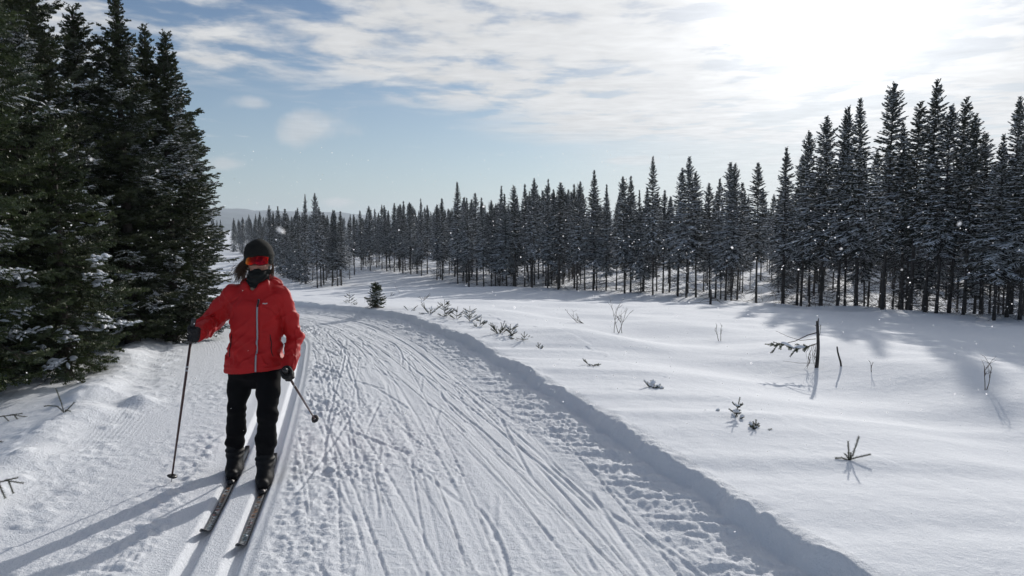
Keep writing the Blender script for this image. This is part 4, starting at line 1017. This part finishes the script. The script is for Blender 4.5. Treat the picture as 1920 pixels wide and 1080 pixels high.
def groove_pt(y, which):
    x = float(xtrack(y)) + (-GAUGE*float(km(y)) if which == 'A' else 0.); return x
def build_skier():
    person_loc = tuple(O)
    # joints
    shA, elA, wrA, hdA = loc(436, 553, 5.28), loc(399, 602, 5.34), loc(370, 625, 5.03), loc(362, 627, 4.97)
    shB, elB, wrB, hdB = loc(529, 555, 5.27), loc(554, 632, 5.34), loc(541, 688, 5.14), loc(539, 702, 5.09)
    hipA, knA, anA = loc(452, 690, 5.30), loc(444, 768, 5.27), loc(438, 852, 5.38)
    hipB, knB, anB = loc(505, 690, 5.27), loc(502, 778, 5.08), loc(498, 866, 5.16)
    zs = -.052+.018
    toeA = W(groove_pt(5.17, 'A')-O[0], 5.17-O[1], zs); toeB = W(groove_pt(4.97, 'B')-O[0], 4.97-O[1], zs)
    fdir = unit(W(.21, -.98, 0))
    heelA, heelB = toeA-fdir*.27, toeB-fdir*.27
    anA[:2] = (heelA+fdir*.065)[:2]; anB[:2] = (heelB+fdir*.065)[:2]; anA[2] = anB[2] = .12
    pelvis, chest, neck, head = loc(479, 688, 5.285), loc(481, 585, 5.275), loc(484, 533, 5.285), loc(485, 489, 5.255)
    cx_t = [(.70, pelvis[0]-.006), (.95, (pelvis[0]+chest[0])/2), (1.15, chest[0]), (1.34, neck[0])]
    cz = [c[0] for c in cx_t]; cx = [c[1] for c in cx_t]
    yb = pelvis[1]
    # ---- body: one continuous figure
    f = Field((-.50, -.42, -.03), (.42, .32, 1.70), .0075)
    f.chain([pelvis, pelvis+W(0, 0, .18), chest, neck-W(0, 0, .06)], [.105, .095, .11, .08], .05, (1.25, .85, 1))
    f.cap(shA+W(.03, 0, -.01), shB+W(-.03, 0, -.01), .05, .05, .05)
    f.chain([neck-W(0, 0, .07), head-W(0, 0, .05)], [.052, .05], .03)
    f.ell(head+W(0, .01, .045), (.074, .092, .095), .02); f.ell(head+W(.004, -.015, -.035), (.058, .066, .072), .03)   # skull, jaw
    fc = head+W(.012, -.090, -.012)                                                                                   # middle of the face, turned a little down
    f.cap(fc+W(0, .012, .02), fc+W(.001, -.012, -.022), .009, .0135, .012)                                          # nose
    f.ell(fc+W(-.011, .002, -.026), (.008, .009, .007), .008); f.ell(fc+W(.012, .002, -.026), (.008, .009, .007), .008)
    f.ell(fc+W(-.038, .022, -.015), (.022, .022, .02), .02); f.ell(fc+W(.038, .022, -.015), (.022, .022, .02), .02)    # cheeks
    f.ell(fc+W(0, .012, -.048), (.022, .012, .006), .008); f.ell(fc+W(0, .013, -.060), (.019, .012, .007), .008)       # lips
    f.ell(fc+W(0, .02, -.09), (.022, .02, .018), .02)                                                                 # chin
    for sx in (-1, 1): f.ell(head+W(sx*.075, .02, -.005), (.012, .022, .032), .008); f.ell(fc+W(sx*.03, .018, .026), (.015, .012, .010), .006, 'cut')
    f.chain([shA, elA, wrA], [.046, .038, .026], .02); f.chain([shB, elB, wrB], [.046, .038, .026], .02)
    f.chain([hipA, knA, anA], [.075, .052, .036], .03); f.chain([hipB, knB, anB], [.075, .052, .036], .03)
    f.chain([anA-W(0, 0, .05), toeA-fdir*.03+W(0, 0, .03)], [.03, .017], .01); f.chain([anB-W(0, 0, .05), toeB-fdir*.03+W(0, 0, .03)], [.03, .017], .01)
    f.chain([heelA+fdir*.05+W(0, 0, .05), anA], [.028, .03], .02); f.chain([heelB+fdir*.05+W(0, 0, .05), anB], [.028, .03], .02)
    poleA_top, poleA_tip = hdA+W(.004, .0, .075), W(-2.365, 5.06, .0)-O
    poleB_dir = unit(pt(592, 789, 6.25)-(hdB+O)); poleB_top = hdB-poleB_dir*.07; poleB_tip = hdB+poleB_dir*1.30
    def hand(F, c, wr, axis, rf, k=.006):
        """fist closed round the pole axis: palm, four bent fingers of unequal length, thumb from the side"""
        ax = unit(np.array(axis)); u = unit((wr-c)-ax*((wr-c)@ax)); v = np.cross(ax, u); rg = .018
        F.cap(wr, c+u*.030, rf*2.3, rf*2.4, .02); 
        F.cap(c+u*.030-ax*.025, c+u*.030+ax*.028, rf*1.6, rf*1.6, .012)
        for i, (o, e) in enumerate(((-.034, 205), (-.012, 228), (.011, 225), (.033, 200))):
            P = [c+ax*o+u*.034+v*.012]
            for d in (60, 110, 160, e): P.append(c+ax*o*1.02+(u*math.cos(math.radians(d))+v*math.sin(math.radians(d)))*(rg+rf))
            F.chain(P, [rf*1.05, rf, rf, rf*.95, rf*.85], k)
        P = [c+u*.036-ax*.030-v*.012, c-ax*.044+(u*.3-v*1.)*(rg+rf)*1.05, c-ax*.036+(-u*.85-v*.6)*(rg+rf), c-ax*.030+(-u*1.+v*.05)*(rg+rf*1.3)]
        F.chain(P, [rf*1.25, rf*1.15, rf*1.05, rf*.95], k)
    axA = unit(poleA_tip-poleA_top); axB = poleB_dir
    hand(f, hdA, wrA, -axA*-1, .0075); hand(f, hdB, wrB, axB, .0075)
    body = tag(link('person', f.mesh('person', M['skin']), None, person_loc), 'cross-country skier in red jacket, black trousers and beanie, gliding toward us in the set track', 'person')
    def part(name, me, parent=None, lab=None):
        o = link(name, me, parent or body)
        if lab: o['label'] = lab
        return o
    # ---- trousers
    f = Field((-.36, -.38, .02), (.28, .30, .95), .0075)
    def seat(x, y, z): return (np.sqrt(((x-np.interp(z, cz, cx))/.165)**2+((y-yb)/.118)**2)-1)*.118 + np.maximum(0, z-.9)+np.maximum(0, .70-z)
    f.put(seat, (-.25, -.2, .7), (.25, .25, .9), .03)
    hA, hB = hipA+W(.005, 0, 0), hipB+W(-.005, 0, 0)
    f.chain([hA, hA+(knA-hA)*.5, knA, knA+(anA-knA)*.5, anA+W(0, 0, .045)], [.092, .078, .062, .066, .060], .03)
    f.chain([hB, hB+(knB-hB)*.5, knB, knB+(anB-knB)*.5, anB+W(0, 0, .045)], [.092, .078, .062, .066, .060], .03)
    def folds(x, y, z):
        zz = z+.25*x*np.sign(x)+.12*y
        a = np.exp(-((z-.21)/.09)**2)*.012 + np.exp(-((z-.47)/.07)**2)*.007 + .0028
        return a*(np.sin(zz*70+11*vn3(x*9, y*9, z*6)) * .38 + 2.2*vn3(x*12, y*12, z*20))
    f.noise(folds)
    part('trousers', f.mesh('trousers', M['black']))
    # ---- jacket
    f = Field((-.56, -.42, .66), (.44, .34, 1.50), .0068)
    za = [.70, .755, .80, .90, 1.02, 1.14, 1.22, 1.28, 1.32, 1.36, 1.40]; aa = [.206, .210, .204, .186, .173, .178, .184, .172, .125, .085, .07]; bb = [.150, .152, .15, .138, .130, .135, .130, .112, .092, .08, .07]
    def torso(x, y, z):
        a, b = np.interp(z, za, aa), np.interp(z, za, bb); c = np.interp(z, cz, cx); yc = yb-.012+.02*np.clip((z-1.2)*4, 0, 1)
        q = (np.abs((x-c)/a)**2.35+np.abs((y-yc)/b)**2.35)**(1/2.35)
        return np.maximum((q-1)*.13, np.maximum(.752+.012*np.sin(x*9)-z, z-1.38)*.8)
    f.put(torso, (-.3, -.25, .7), (.3, .25, 1.4), .012)
    f.chain([shA+W(.012, 0, .0), shA+(elA-shA)*.55, elA, elA+(wrA-elA)*.5, wrA], [.074, .070, .064, .058, .050], .045)
    f.chain([shB+W(-.012, 0, .0), shB+(elB-shB)*.55, elB, elB+(wrB-elB)*.5, wrB], [.072, .064, .055, .052, .048], .016)
    f.cap(neck+W(-.07, .0, -.075), neck+W(.07, .0, -.075), .07, .07, .05)
    # stand-up collar and folded hood
    nc = neck+W(0, .0, .0)
    def collar(x, y, z):
        dx, dy = x-nc[0], y-nc[1]; r = np.sqrt((dx/1.0)**2+(dy/1.05)**2); zz = z-(1.352+.16*dy); return np.sqrt((np.abs(r-.088))**2+(zz*.55)**2)-.020
    f.put(collar, nc-.15, nc+.15, .02)
    f.ell(nc+W(.0, .085, -.005), (.125, .06, .075), .03); f.ell(nc+W(.095, .05, -.005), (.055, .055, .045), .025); f.ell(nc+W(-.095, .05, -.01), (.05, .055, .045), .025)
    # open V at the throat
    f.cap(nc+W(-.004, -.115, .085), nc+W(-.010, -.118, -.062), .088, .010, .010, 'cut'); f.cap(nc+W(0, -.02, .12), nc+W(0, -.03, -.02), .066, .055, .012, 'cut')
    def jf(x, y, z):
        n = .012*vn3(x*9+4, y*9, z*11)-.017*np.abs(vn3(x*10+2+z*6, y*12, z*7-x*5))+.004*vn3(x*24, y*20, z*30)
        sl = (x < elA[0]+.06)|(x > elB[0]-.065)                                        # sleeves crease across the arm
        cr = np.where(sl, .006*np.sin(z*85+30*np.abs(x)+14*vn3(x*8, y*8, z*8))*np.exp(-((z-1.02)/.16)**2), 0)
        hem = .002*np.sin(z*190)*np.exp(-((z-.785)/.02)**2)
        drag = .005*np.sin((z-.6*np.abs(x-cx[2]))*52+4*vn3(x*6, y*6, z*5))*np.exp(-((z-.93)/.12)**2)
        crease = 0
        for q_, (ax_, ay_, az_) in enumerate(((7, 8, 3.2), (4, 8, 8), (9, 7, 6))):      # sharp folds of shell fabric
            vv = vn3(x*ax_+q_*3.3+2*vn3(x*5, y*5, z*5), y*ay_+q_, z*az_+q_*1.7+(x*4 if q_ == 0 else -x*5))
            crease = crease - .0065*np.exp(-(vv/.035)**2) + .004*np.exp(-((vv-.09)/.06)**2)
        crease = crease*np.where(sl, .85, .75)*np.clip((z-.775)/.03, 0, 1)
        return n*np.where(z < .8, .3, .8)+cr*.7+hem+drag+crease
    f.noise(jf)
    jacket = part('jacket', f.mesh('jacket', M['red']))
    def on_front(pts, w, th, name, mat, parent):
        """thin strip lying on the front of the jacket, through (x, z) points"""
        P = []
        for x, z in pts:
            y = f.front(x, z, yb-.13); P.append((x, y-.001, z))
        P = np.array(P); P[1:-1] = (P[:-2]+P[1:-1]*2+P[2:])/4
        mb = MB(); n = len(P); tg = unit(np.gradient(P, axis=0)); nr = W(0, -1, 0); sd = unit(np.cross(tg, nr))
        ring = np.stack([P-sd*w+nr*-.003, P-sd*w+nr*th, P+sd*w+nr*th, P+sd*w+nr*-.003], 1).reshape(-1, 3); F = []
        for i in range(n-1):
            for j in range(4): F.append((i*4+j, i*4+(j+1) % 4, (i+1)*4+(j+1) % 4, (i+1)*4+j))
        mb.add(ring, None, F); return part(name, mb.mesh(name, mat), parent)
    zz = np.arange(.762, 1.272, .012); zx = np.interp(zz, [.76, 1.30], [loc(480.5, 697, 5.14)[0], loc(483, 545, 5.14)[0]])
    z1 = on_front(list(zip(zx, zz)), .0058, .003, 'zipper', M['zip'], jacket)
    on_front([(x-.0105, z) for x, z in zip(zx, zz)], .0022, .0035, 'zipper_seam', M['red'], jacket); on_front([(x+.0105, z) for x, z in zip(zx, zz)], .0022, .0035, 'zipper_seam', M['red'], jacket)
    on_front([(zx[-1], z) for z in np.arange(1.215, 1.27, .01)], .0038, .008, 'zipper_pull', M['glove'], jacket)
    for sx in (-1, 1): on_front([(cx[1]+sx*(.150-.12*(z-.86)*.8), z) for z in np.arange(.86, 1.02, .012)], .0032, .0025, 'pocket_zip', M['glove'], jacket)
    on_front([(chest[0]+.085+d, 1.235+.004*math.sin(d*300)) for d in np.arange(0, .034, .006)], .0035, .0018, 'chest_emblem', M['print_white'], jacket)
    # storm cuffs and hem band
    mb = MB(); mb.tube([wrA+unit(elA-wrA)*.012, wrA-unit(elA-wrA)*.006], [.052, .049], 14, False); part('cuff', mb.mesh('cuff', M['red'], True), jacket)
    mb = MB(); mb.tube([wrB+unit(elB-wrB)*.012, wrB-unit(elB-wrB)*.006], [.051, .048], 14, False); part('cuff', mb.mesh('cuff', M['red'], True), jacket)
    # ---- gaiter and throat lining
    f = Field(nc-W(.15, .17, .12), nc+W(.15, .15, .16), .005)
    f.chain([nc+W(0, -.008, -.09), nc+W(.001, -.012, .02), head+W(.004, -.012, -.095)], [.066, .068, .064], .03, (1, 1.12, 1))
    f.ell(head+W(.010, -.048, -.101), (.060, .066, .046), .02); f.ell(head+W(0, .03, -.07), (.076, .07, .05), .02)
    f.noise(lambda x, y, z: .005*np.sin(z*150+3*np.sin(x*25)+6*vn3(x*12, y*12, z*12))+.006*vn3(x*25, y*25, z*25))
    part('neck_gaiter', f.mesh('neck_gaiter', M['gaiter']))
    f = Field(nc-W(.09, .16, .14), nc+W(.09, .06, .03), .005)
    f.ell(nc+W(-.004, -.055, -.055), (.05, .040, .062), .02); f.noise(lambda x, y, z: .004*vn3(x*30, y*30, z*30)); part('undershirt', f.mesh('undershirt', M['tan']))
    # ---- beanie
    f = Field(head-W(.14, .16, .05), head+W(.14, .16, .22), .0045); bc = head+W(-.002, .012, .045)
    def cap_(x, y, z):
        dx, dy, dz = x-bc[0]-.0, y-bc[1], z-bc[2]; rz = np.where(dz > 0, .110, .16); w_ = .1-.004*np.clip(dz/.13, 0, 1)
        q = np.sqrt((dx/w_)**2+(dy/.116)**2+(dz/rz)**2); low = bc[2]-.022-.14*(y-bc[1])*-1*.35-.050*np.clip((np.abs(dx)-.066)/.03, 0, 1)*np.clip((y-bc[1]+.10)/.05, 0, 1)
        return np.maximum((q-1)*.1, low-.02-z)
    f.put(cap_, bc-.15, bc+.16, .006)
    f.noise(lambda x, y, z: .003*np.sin((z-bc[2])*75+9*(x-bc[0])+5*vn3(x*10, y*10, z*10))*np.clip((z-bc[2])*9, 0, 1)+.006*vn3(x*18, y*18, z*18) - .003*np.exp(-((z-bc[2]+.0)/.012)**2))
    bn = part('beanie', f.mesh('beanie', M['knit']))
    mb = MB(); P = []
    for a in np.linspace(-1.0, 1.0, 12): P.append(bc+W(.103*math.sin(a+.9), -.118*math.cos(a+.9), .030+.02*math.sin(a*1.6)))
    # ---- shield sunglasses
    gl = MB(); rows, cols = 7, 25; V = []
    gc = head+W(.006, -.008, .006)
    for i in range(rows):
        q = i/(rows-1)*2-1
        for j in range(cols):
            a = (j/(cols-1)*2-1); th = a*1.02
            hh = .033*(1-.28*max(0, abs(a)-.55)/.45) * (1 if q > 0 else (1-.32*math.exp(-(a/.16)**2)))
            rr = .095-.004*q*q
            V.append(gc+W(.008+.088*math.sin(th)*1.04, -rr*math.cos(th*.9)-.012+.010*(q), hh*q))
    Fq = [(i*cols+j, i*cols+j+1, (i+1)*cols+j+1, (i+1)*cols+j) for i in range(rows-1) for j in range(cols-1)]
    gl.add(V, None, Fq); V = np.array(V)
    sg = part('sunglasses', gl.mesh('lens', M['lens'], True)); sg.name = 'sunglasses'
    fr = MB(); fr.tube(V[(rows-1)*cols:], .0032, 5); fr.tube(V[:cols], .0022, 5)
    for sx, j in ((-1, 0), (1, cols-1)):
        e = V[3*cols+j]; fr.tube([e, e+W(sx*.004, .05, .004), head+W(sx*.083, .05, .01)], .0035, 5)
    part('frame', fr.mesh('frame', M['knit'], True), sg)
    # ---- hair: loose tail on the wind side
    rng = np.random.RandomState(3); hb = MB()
    for i in range(340):
        s0 = head+W(-.080+rng.uniform(-.012, .01), .05+rng.uniform(-.03, .03), -.005+rng.uniform(-.04, .03)); c = head+W(-.132+rng.normal(0, .030), .04+rng.normal(0, .03), -.020+rng.normal(0, .03))
        e = head+W(-.140+rng.normal(0, .030), .02+rng.normal(0, .03), -.112+rng.normal(0, .030)); ts = np.linspace(0, 1, 10)[:, None]
        P = s0*(1-ts)**2+2*c*ts*(1-ts)+e*ts**2 + (.012*np.sin(ts*11+rng.uniform(0, 6))*rng.uniform(-1, 1, 3) + .009*np.cos(ts*17+i)*rng.uniform(-1, 1, 3))*ts; hb.tube(P, np.linspace(.0020, .0008, 10), 3, False)
    for i in range(60):
        s0 = head+W(.082, .03, -.01+rng.uniform(-.02, .02)); e = head+W(.085+rng.normal(0, .008), rng.uniform(0, .03), -.10+rng.normal(0, .015)); hb.tube([s0, (s0+e)/2+W(.008, 0, 0), e], [.002, .002, .001], 3, False)
    part('hair', hb.mesh('hair', M['hair'], True))['kind'] = 'stuff'
    # ---- gloves
    for c, wr, ax, el in ((hdA, wrA, axA, elA), (hdB, wrB, axB, elB)):
        f = Field(np.minimum(c, wr)-.13, np.maximum(c, wr)+.13, .0042); hand(f, c, wr, ax, .0125)
        f.cap(wr+unit(el-wr)*.03, wr-unit(el-wr)*.02, .043, .038, .012)
        f.noise(lambda x, y, z: .003*vn3(x*50, y*50, z*50)); part('glove', f.mesh('glove', M['glove']))
    # ---- boots
    for an, toe, heel in ((anA, toeA, heelA), (anB, toeB, heelB)):
        f = Field(np.minimum(toe, heel)-W(.09, .09, .01), np.maximum(toe, heel)+W(.09, .12, .27), .005); dn = fdir
        f.chain([heel+dn*.045+W(0, 0, .050), toe-dn*.10+W(0, 0, .050), toe-dn*.035+W(0, 0, .038)], [.049, .052, .040], .02)
        f.chain([heel+dn*.06+W(0, 0, .05), an+W(0, 0, .0), an+W(0, .004, .09)], [.054, .056, .062], .03)
        f.chain([an+dn*.02+W(0, 0, .01), toe-dn*.10+W(0, 0, .055)], [.056, .047], .025)
        f.cap(heel+dn*.04+W(0, 0, .016), toe-dn*.03+W(0, 0, .016), .030, .027, .01)
        def sole(x, y, z): return z-(toe[2]+.004)
        f.put(lambda x, y, z: toe[2]+.003-z, heel-.2, toe+.2, .004, 'cut') if False else None
        f.noise(lambda x, y, z: .004*np.sin(z*170)*np.clip((z-.06)*14, 0, 1)*np.exp(-((z-.13)/.05)**2)+.002*vn3(x*40, y*40, z*40))
        bt = part('boot', f.mesh('boot', M['boot']))
        lb = MB()
        for i in range(5):
            q = toe-dn*(.085+.020*i)+W(0, 0, .104+.018*i); sd = W(-dn[1], dn[0], 0); lb.tube([q-sd*.028-W(0, 0, .012), q, q+sd*.028-W(0, 0, .012)], .003, 5)
        part('lace', lb.mesh('lace', M['poledark'], True), bt)
    # ---- poles (held, so things of their own)
    def pole(top, tip, lab, hand_c):
        ax = unit(tip-top); Ln = np.linalg.norm(tip-top); e = empty('ski_pole', tuple(O+tip), lab, 'ski pole', "the skier's poles")
        def P(d): return top+ax*d-tip
        g = MB(); g.tube([P(-.035), P(-.028), P(-.01), P(.06), P(.125), P(.14)], [.010, .017, .016, .0135, .0125, .010], 10); link('grip', g.mesh('grip', M['poledark'], True), e)
        s = MB(); s.tube([P(.13), P(Ln*.5), P(Ln-.03)], [.0088, .0085, .006], 9); link('shaft', s.mesh('shaft', M['pole'], True), e)
        r = MB()
        for d in (.30, .325): r.tube([P(d), P(d+.012)], [.0096, .0096], 9)
        link('band', r.mesh('band', M['print_white'], True), e)
        a = unit(np.cross(ax, W(0, 0, 1)+ax*.1)); b = np.cross(ax, a); bk = MB(); nseg = 12; V = []
        for rr, dd in ((.010, -.055), (.010, -.035), (.033, -.040), (.035, -.047)):
            for i in range(nseg): th = i*6.283/nseg; k_ = rr if math.cos(th) > -.6 else rr*.75; V.append(P(Ln+dd)+(a*math.cos(th)+b*math.sin(th))*k_)
        F = [(r0*nseg+i, r0*nseg+(i+1) % nseg, ((r0+1) % 4)*nseg+(i+1) % nseg, ((r0+1) % 4)*nseg+i) for r0 in range(4) for i in range(nseg)]
        bk.add(V, None, F); link('basket', bk.mesh('basket', M['poledark'], True), e)
        t = MB(); t.tube([P(Ln-.04), P(Ln)], [.006, .002], 6); link('tip', t.mesh('tip', M['zip'], True), e)
        st = MB(); q = [P(-.015)]
        for th in np.linspace(0, 2.6, 7): q.append(P(.02+.06*math.sin(th*.9))+a*.045*math.sin(th)*1.0+b*.02*math.sin(th))
        st.tube(q, .004, 4); link('strap', st.mesh('strap', M['glove'], True), e)
    pole(poleA_top, poleA_tip, 'dark red ski pole planted upright in the snow by the left grooming', hdA)
    pole(poleB_top, poleB_tip, 'ski pole trailing backward with its basket lifted off the snow, beside the track', hdB)
    # ---- skis
    def ski(which, toe, lab):
        front_y, back_y = toe[1]+O[1]-.98, toe[1]+O[1]+.86
        ys = np.concatenate([np.linspace(front_y-.0, front_y+.25, 14), np.linspace(front_y+.30, back_y, 18)])
        P = np.array([(groove_pt(y, which), y, 0) for y in ys]); P[:, 2] = -.0525
        base = np.array([groove_pt(toe[1]+O[1], which), toe[1]+O[1], -.052]); P[:, 2] += .075*np.clip((front_y+.20-ys)/.20, 0, 1)**2 + .02*np.clip((ys-back_y+.1)/.1, 0, 1)**2
        P -= base; n = len(P); tg = unit(np.gradient(P, axis=0)); sd = unit(np.cross(tg, W(0, 0, 1))); nm = np.cross(sd, tg)
        d = ys-front_y; w = np.interp(d, [0, .012, .035, .09, .25, .9, 1.7, 1.8, 1.84], [.004, .013, .0200, .0235, .0235, .0220, .0235, .0225, .017]); th = np.interp(d, [0, .1, .9, 1.84], [.004, .006, .018, .006])
        e = empty('ski', tuple(base), lab, 'ski', "the skier's skis")
        ring = np.stack([P-sd*w[:, None], P-sd*w[:, None]*.93+nm*th[:, None], P+sd*w[:, None]*.93+nm*th[:, None], P+sd*w[:, None]], 1).reshape(-1, 3)
        F = [(i*4+j, i*4+(j+1) % 4, (i+1)*4+(j+1) % 4, (i+1)*4+j) for i in range(n-1) for j in range(4)] + [(0, 1, 2, 3), (n*4-1, n*4-2, n*4-3, n*4-4)]
        mb = MB(); mb.add(ring, None, F); me = mb.mesh('board', M['skiblack']); link('board', me, e)
        rng = np.random.RandomState(8 if which == 'A' else 9)
        def sur(dd, o, lift=.0009):
            y = front_y+dd; i = [np.interp(y, ys, a) for a in (P[:, 0], P[:, 1], P[:, 2], w, th)]; k = min(int(np.searchsorted(ys, y)), n-1); return W(*i[:3])+sd[k]*o*i[3]*.93+nm[k]*(i[4]+lift)
        marks = {'print_white': MB(), 'print_blue': MB(), 'print_orange': MB(), 'print_red': MB()}
        dd = .03
        while dd < .86:                                             # worn bold print along the shovel
            ln = rng.uniform(.016, .032); key = 'print_white' if rng.rand() < .72 else 'print_blue'
            if dd > .5: key = 'print_white' if rng.rand() < .5 else 'print_orange'
            if .36 < dd < .46: key = 'print_red' if rng.rand() < .6 else 'print_white'
            for _ in range(2):
                o0 = rng.uniform(-.85, .1); o1 = min(.88, o0+rng.uniform(.35, 1.2)); a0 = dd+rng.uniform(0, ln*.5); a1 = a0+rng.uniform(.008, ln*.6); sk = rng.uniform(-.008, .008)
                if rng.rand() < .45: a1 = a0+.007
                m = marks[key]; m.add([sur(a0, o0), sur(a0+sk, o1), sur(a1+sk, o1), sur(a1, o0)], None, [(0, 1, 2, 3)])
            dd += ln
        for k_, m in marks.items():
            if m.n:
                o = link('printed_mark', m.mesh('printed_mark', M[k_]), e); o['kind'] = 'stuff'
        # binding under the toe
        b = MB(); i0 = sur(.98, 0, 0); fd = unit(W(fdir[0], fdir[1], 0)); rot = np.stack([W(-fd[1], fd[0], 0), -fd, W(0, 0, 1)], 1)
        b.box(i0+W(0, 0, .006)+fd*.01, (.040, .09, .014), rot); b.box(i0+W(0, 0, .016)+fd*.025, (.030, .035, .012), rot); b.box(i0+W(0, 0, .004)-fd*.14, (.034, .16, .008), rot)
        link('binding', b.mesh('binding', M['poledark']), e)
    ski('A', toeA, 'black ski with pale worn print, in the left groove of the track'); ski('B', toeB, 'black ski with pale worn print, in the right groove and a little ahead')
build_skier()

# ------------------------------------------------------------------ snow in the air
def plate(rng, r):
    a = unit(rng.normal(size=3)); b = unit(np.cross(a, rng.normal(size=3))); th = np.arange(6)*math.pi/3
    return r*(np.cos(th)[:, None]*a+np.sin(th)[:, None]*b*rng.uniform(.6, 1))
HEXF = np.array([(0, 1, 2), (0, 2, 3), (0, 3, 4), (0, 4, 5)])
def blob(rng, r):
    """ragged little clump of flat crystals"""
    g = MB()
    for i in range(4): g.add(plate(rng, r*rng.uniform(.5, .85))+rng.uniform(-1, 1, 3)*r*.5, HEXF)
    return g
rngS = np.random.RandomState(19)
for px, py, Y, r, lab in ((527, 432, .42, .0022, 'large blurred snowflake floating just above the skier\'s beanie'), (1800, 419, .62, .0024, 'bright snowflake floating before the dark trunks at the right'),
                          (172, 299, .60, .0020, 'snowflake floating before the dark spruces on the left'), (296, 320, .75, .0016, 'smaller snowflake before the tallest left spruce'),
                          (437, 524, .55, .0016, "blurred snowflake at the skier's shoulder on the left"), (1577, 466, .9, .0018, 'small snowflake before the middle of the right forest'), (1691, 505, .9, .0017, 'snowflake low before the trunks of the right forest')):
    p = pt(px, py, Y); tag(link('snowflake', blob(rngS, r).mesh('snowflake', M['flake']), None, tuple(p)), lab, 'snowflake', 'snowflakes close to us')
def falling():
    N = 4200; Y = 2.0+18*rngS.rand(N)**.8; az = np.radians(rngS.uniform(-36, 36, N)); X = Y*np.tan(az)
    keep = rngS.rand(N) < np.where(X > 0, 1, .45)
    zg = hbase(X, Y); Z = zg+.05+rngS.rand(N)*(CAM_H+.10*Y-zg); r = rngS.uniform(.0028, .0085, N)*(.35+.65*np.clip(Y/9, .25, 1.6))
    P = np.stack([X, Y, Z], 1)[keep]; r = r[keep]
    V = np.stack([plate(rngS, r[i])+P[i] for i in range(len(P))]); F = HEXF[None]+np.arange(len(P))[:, None, None]*6
    o = link('falling_snow', mesh_np('falling_snow', V.reshape(-1, 3), F.reshape(-1, 3), M['flake'])); o['kind'] = 'stuff'
falling()
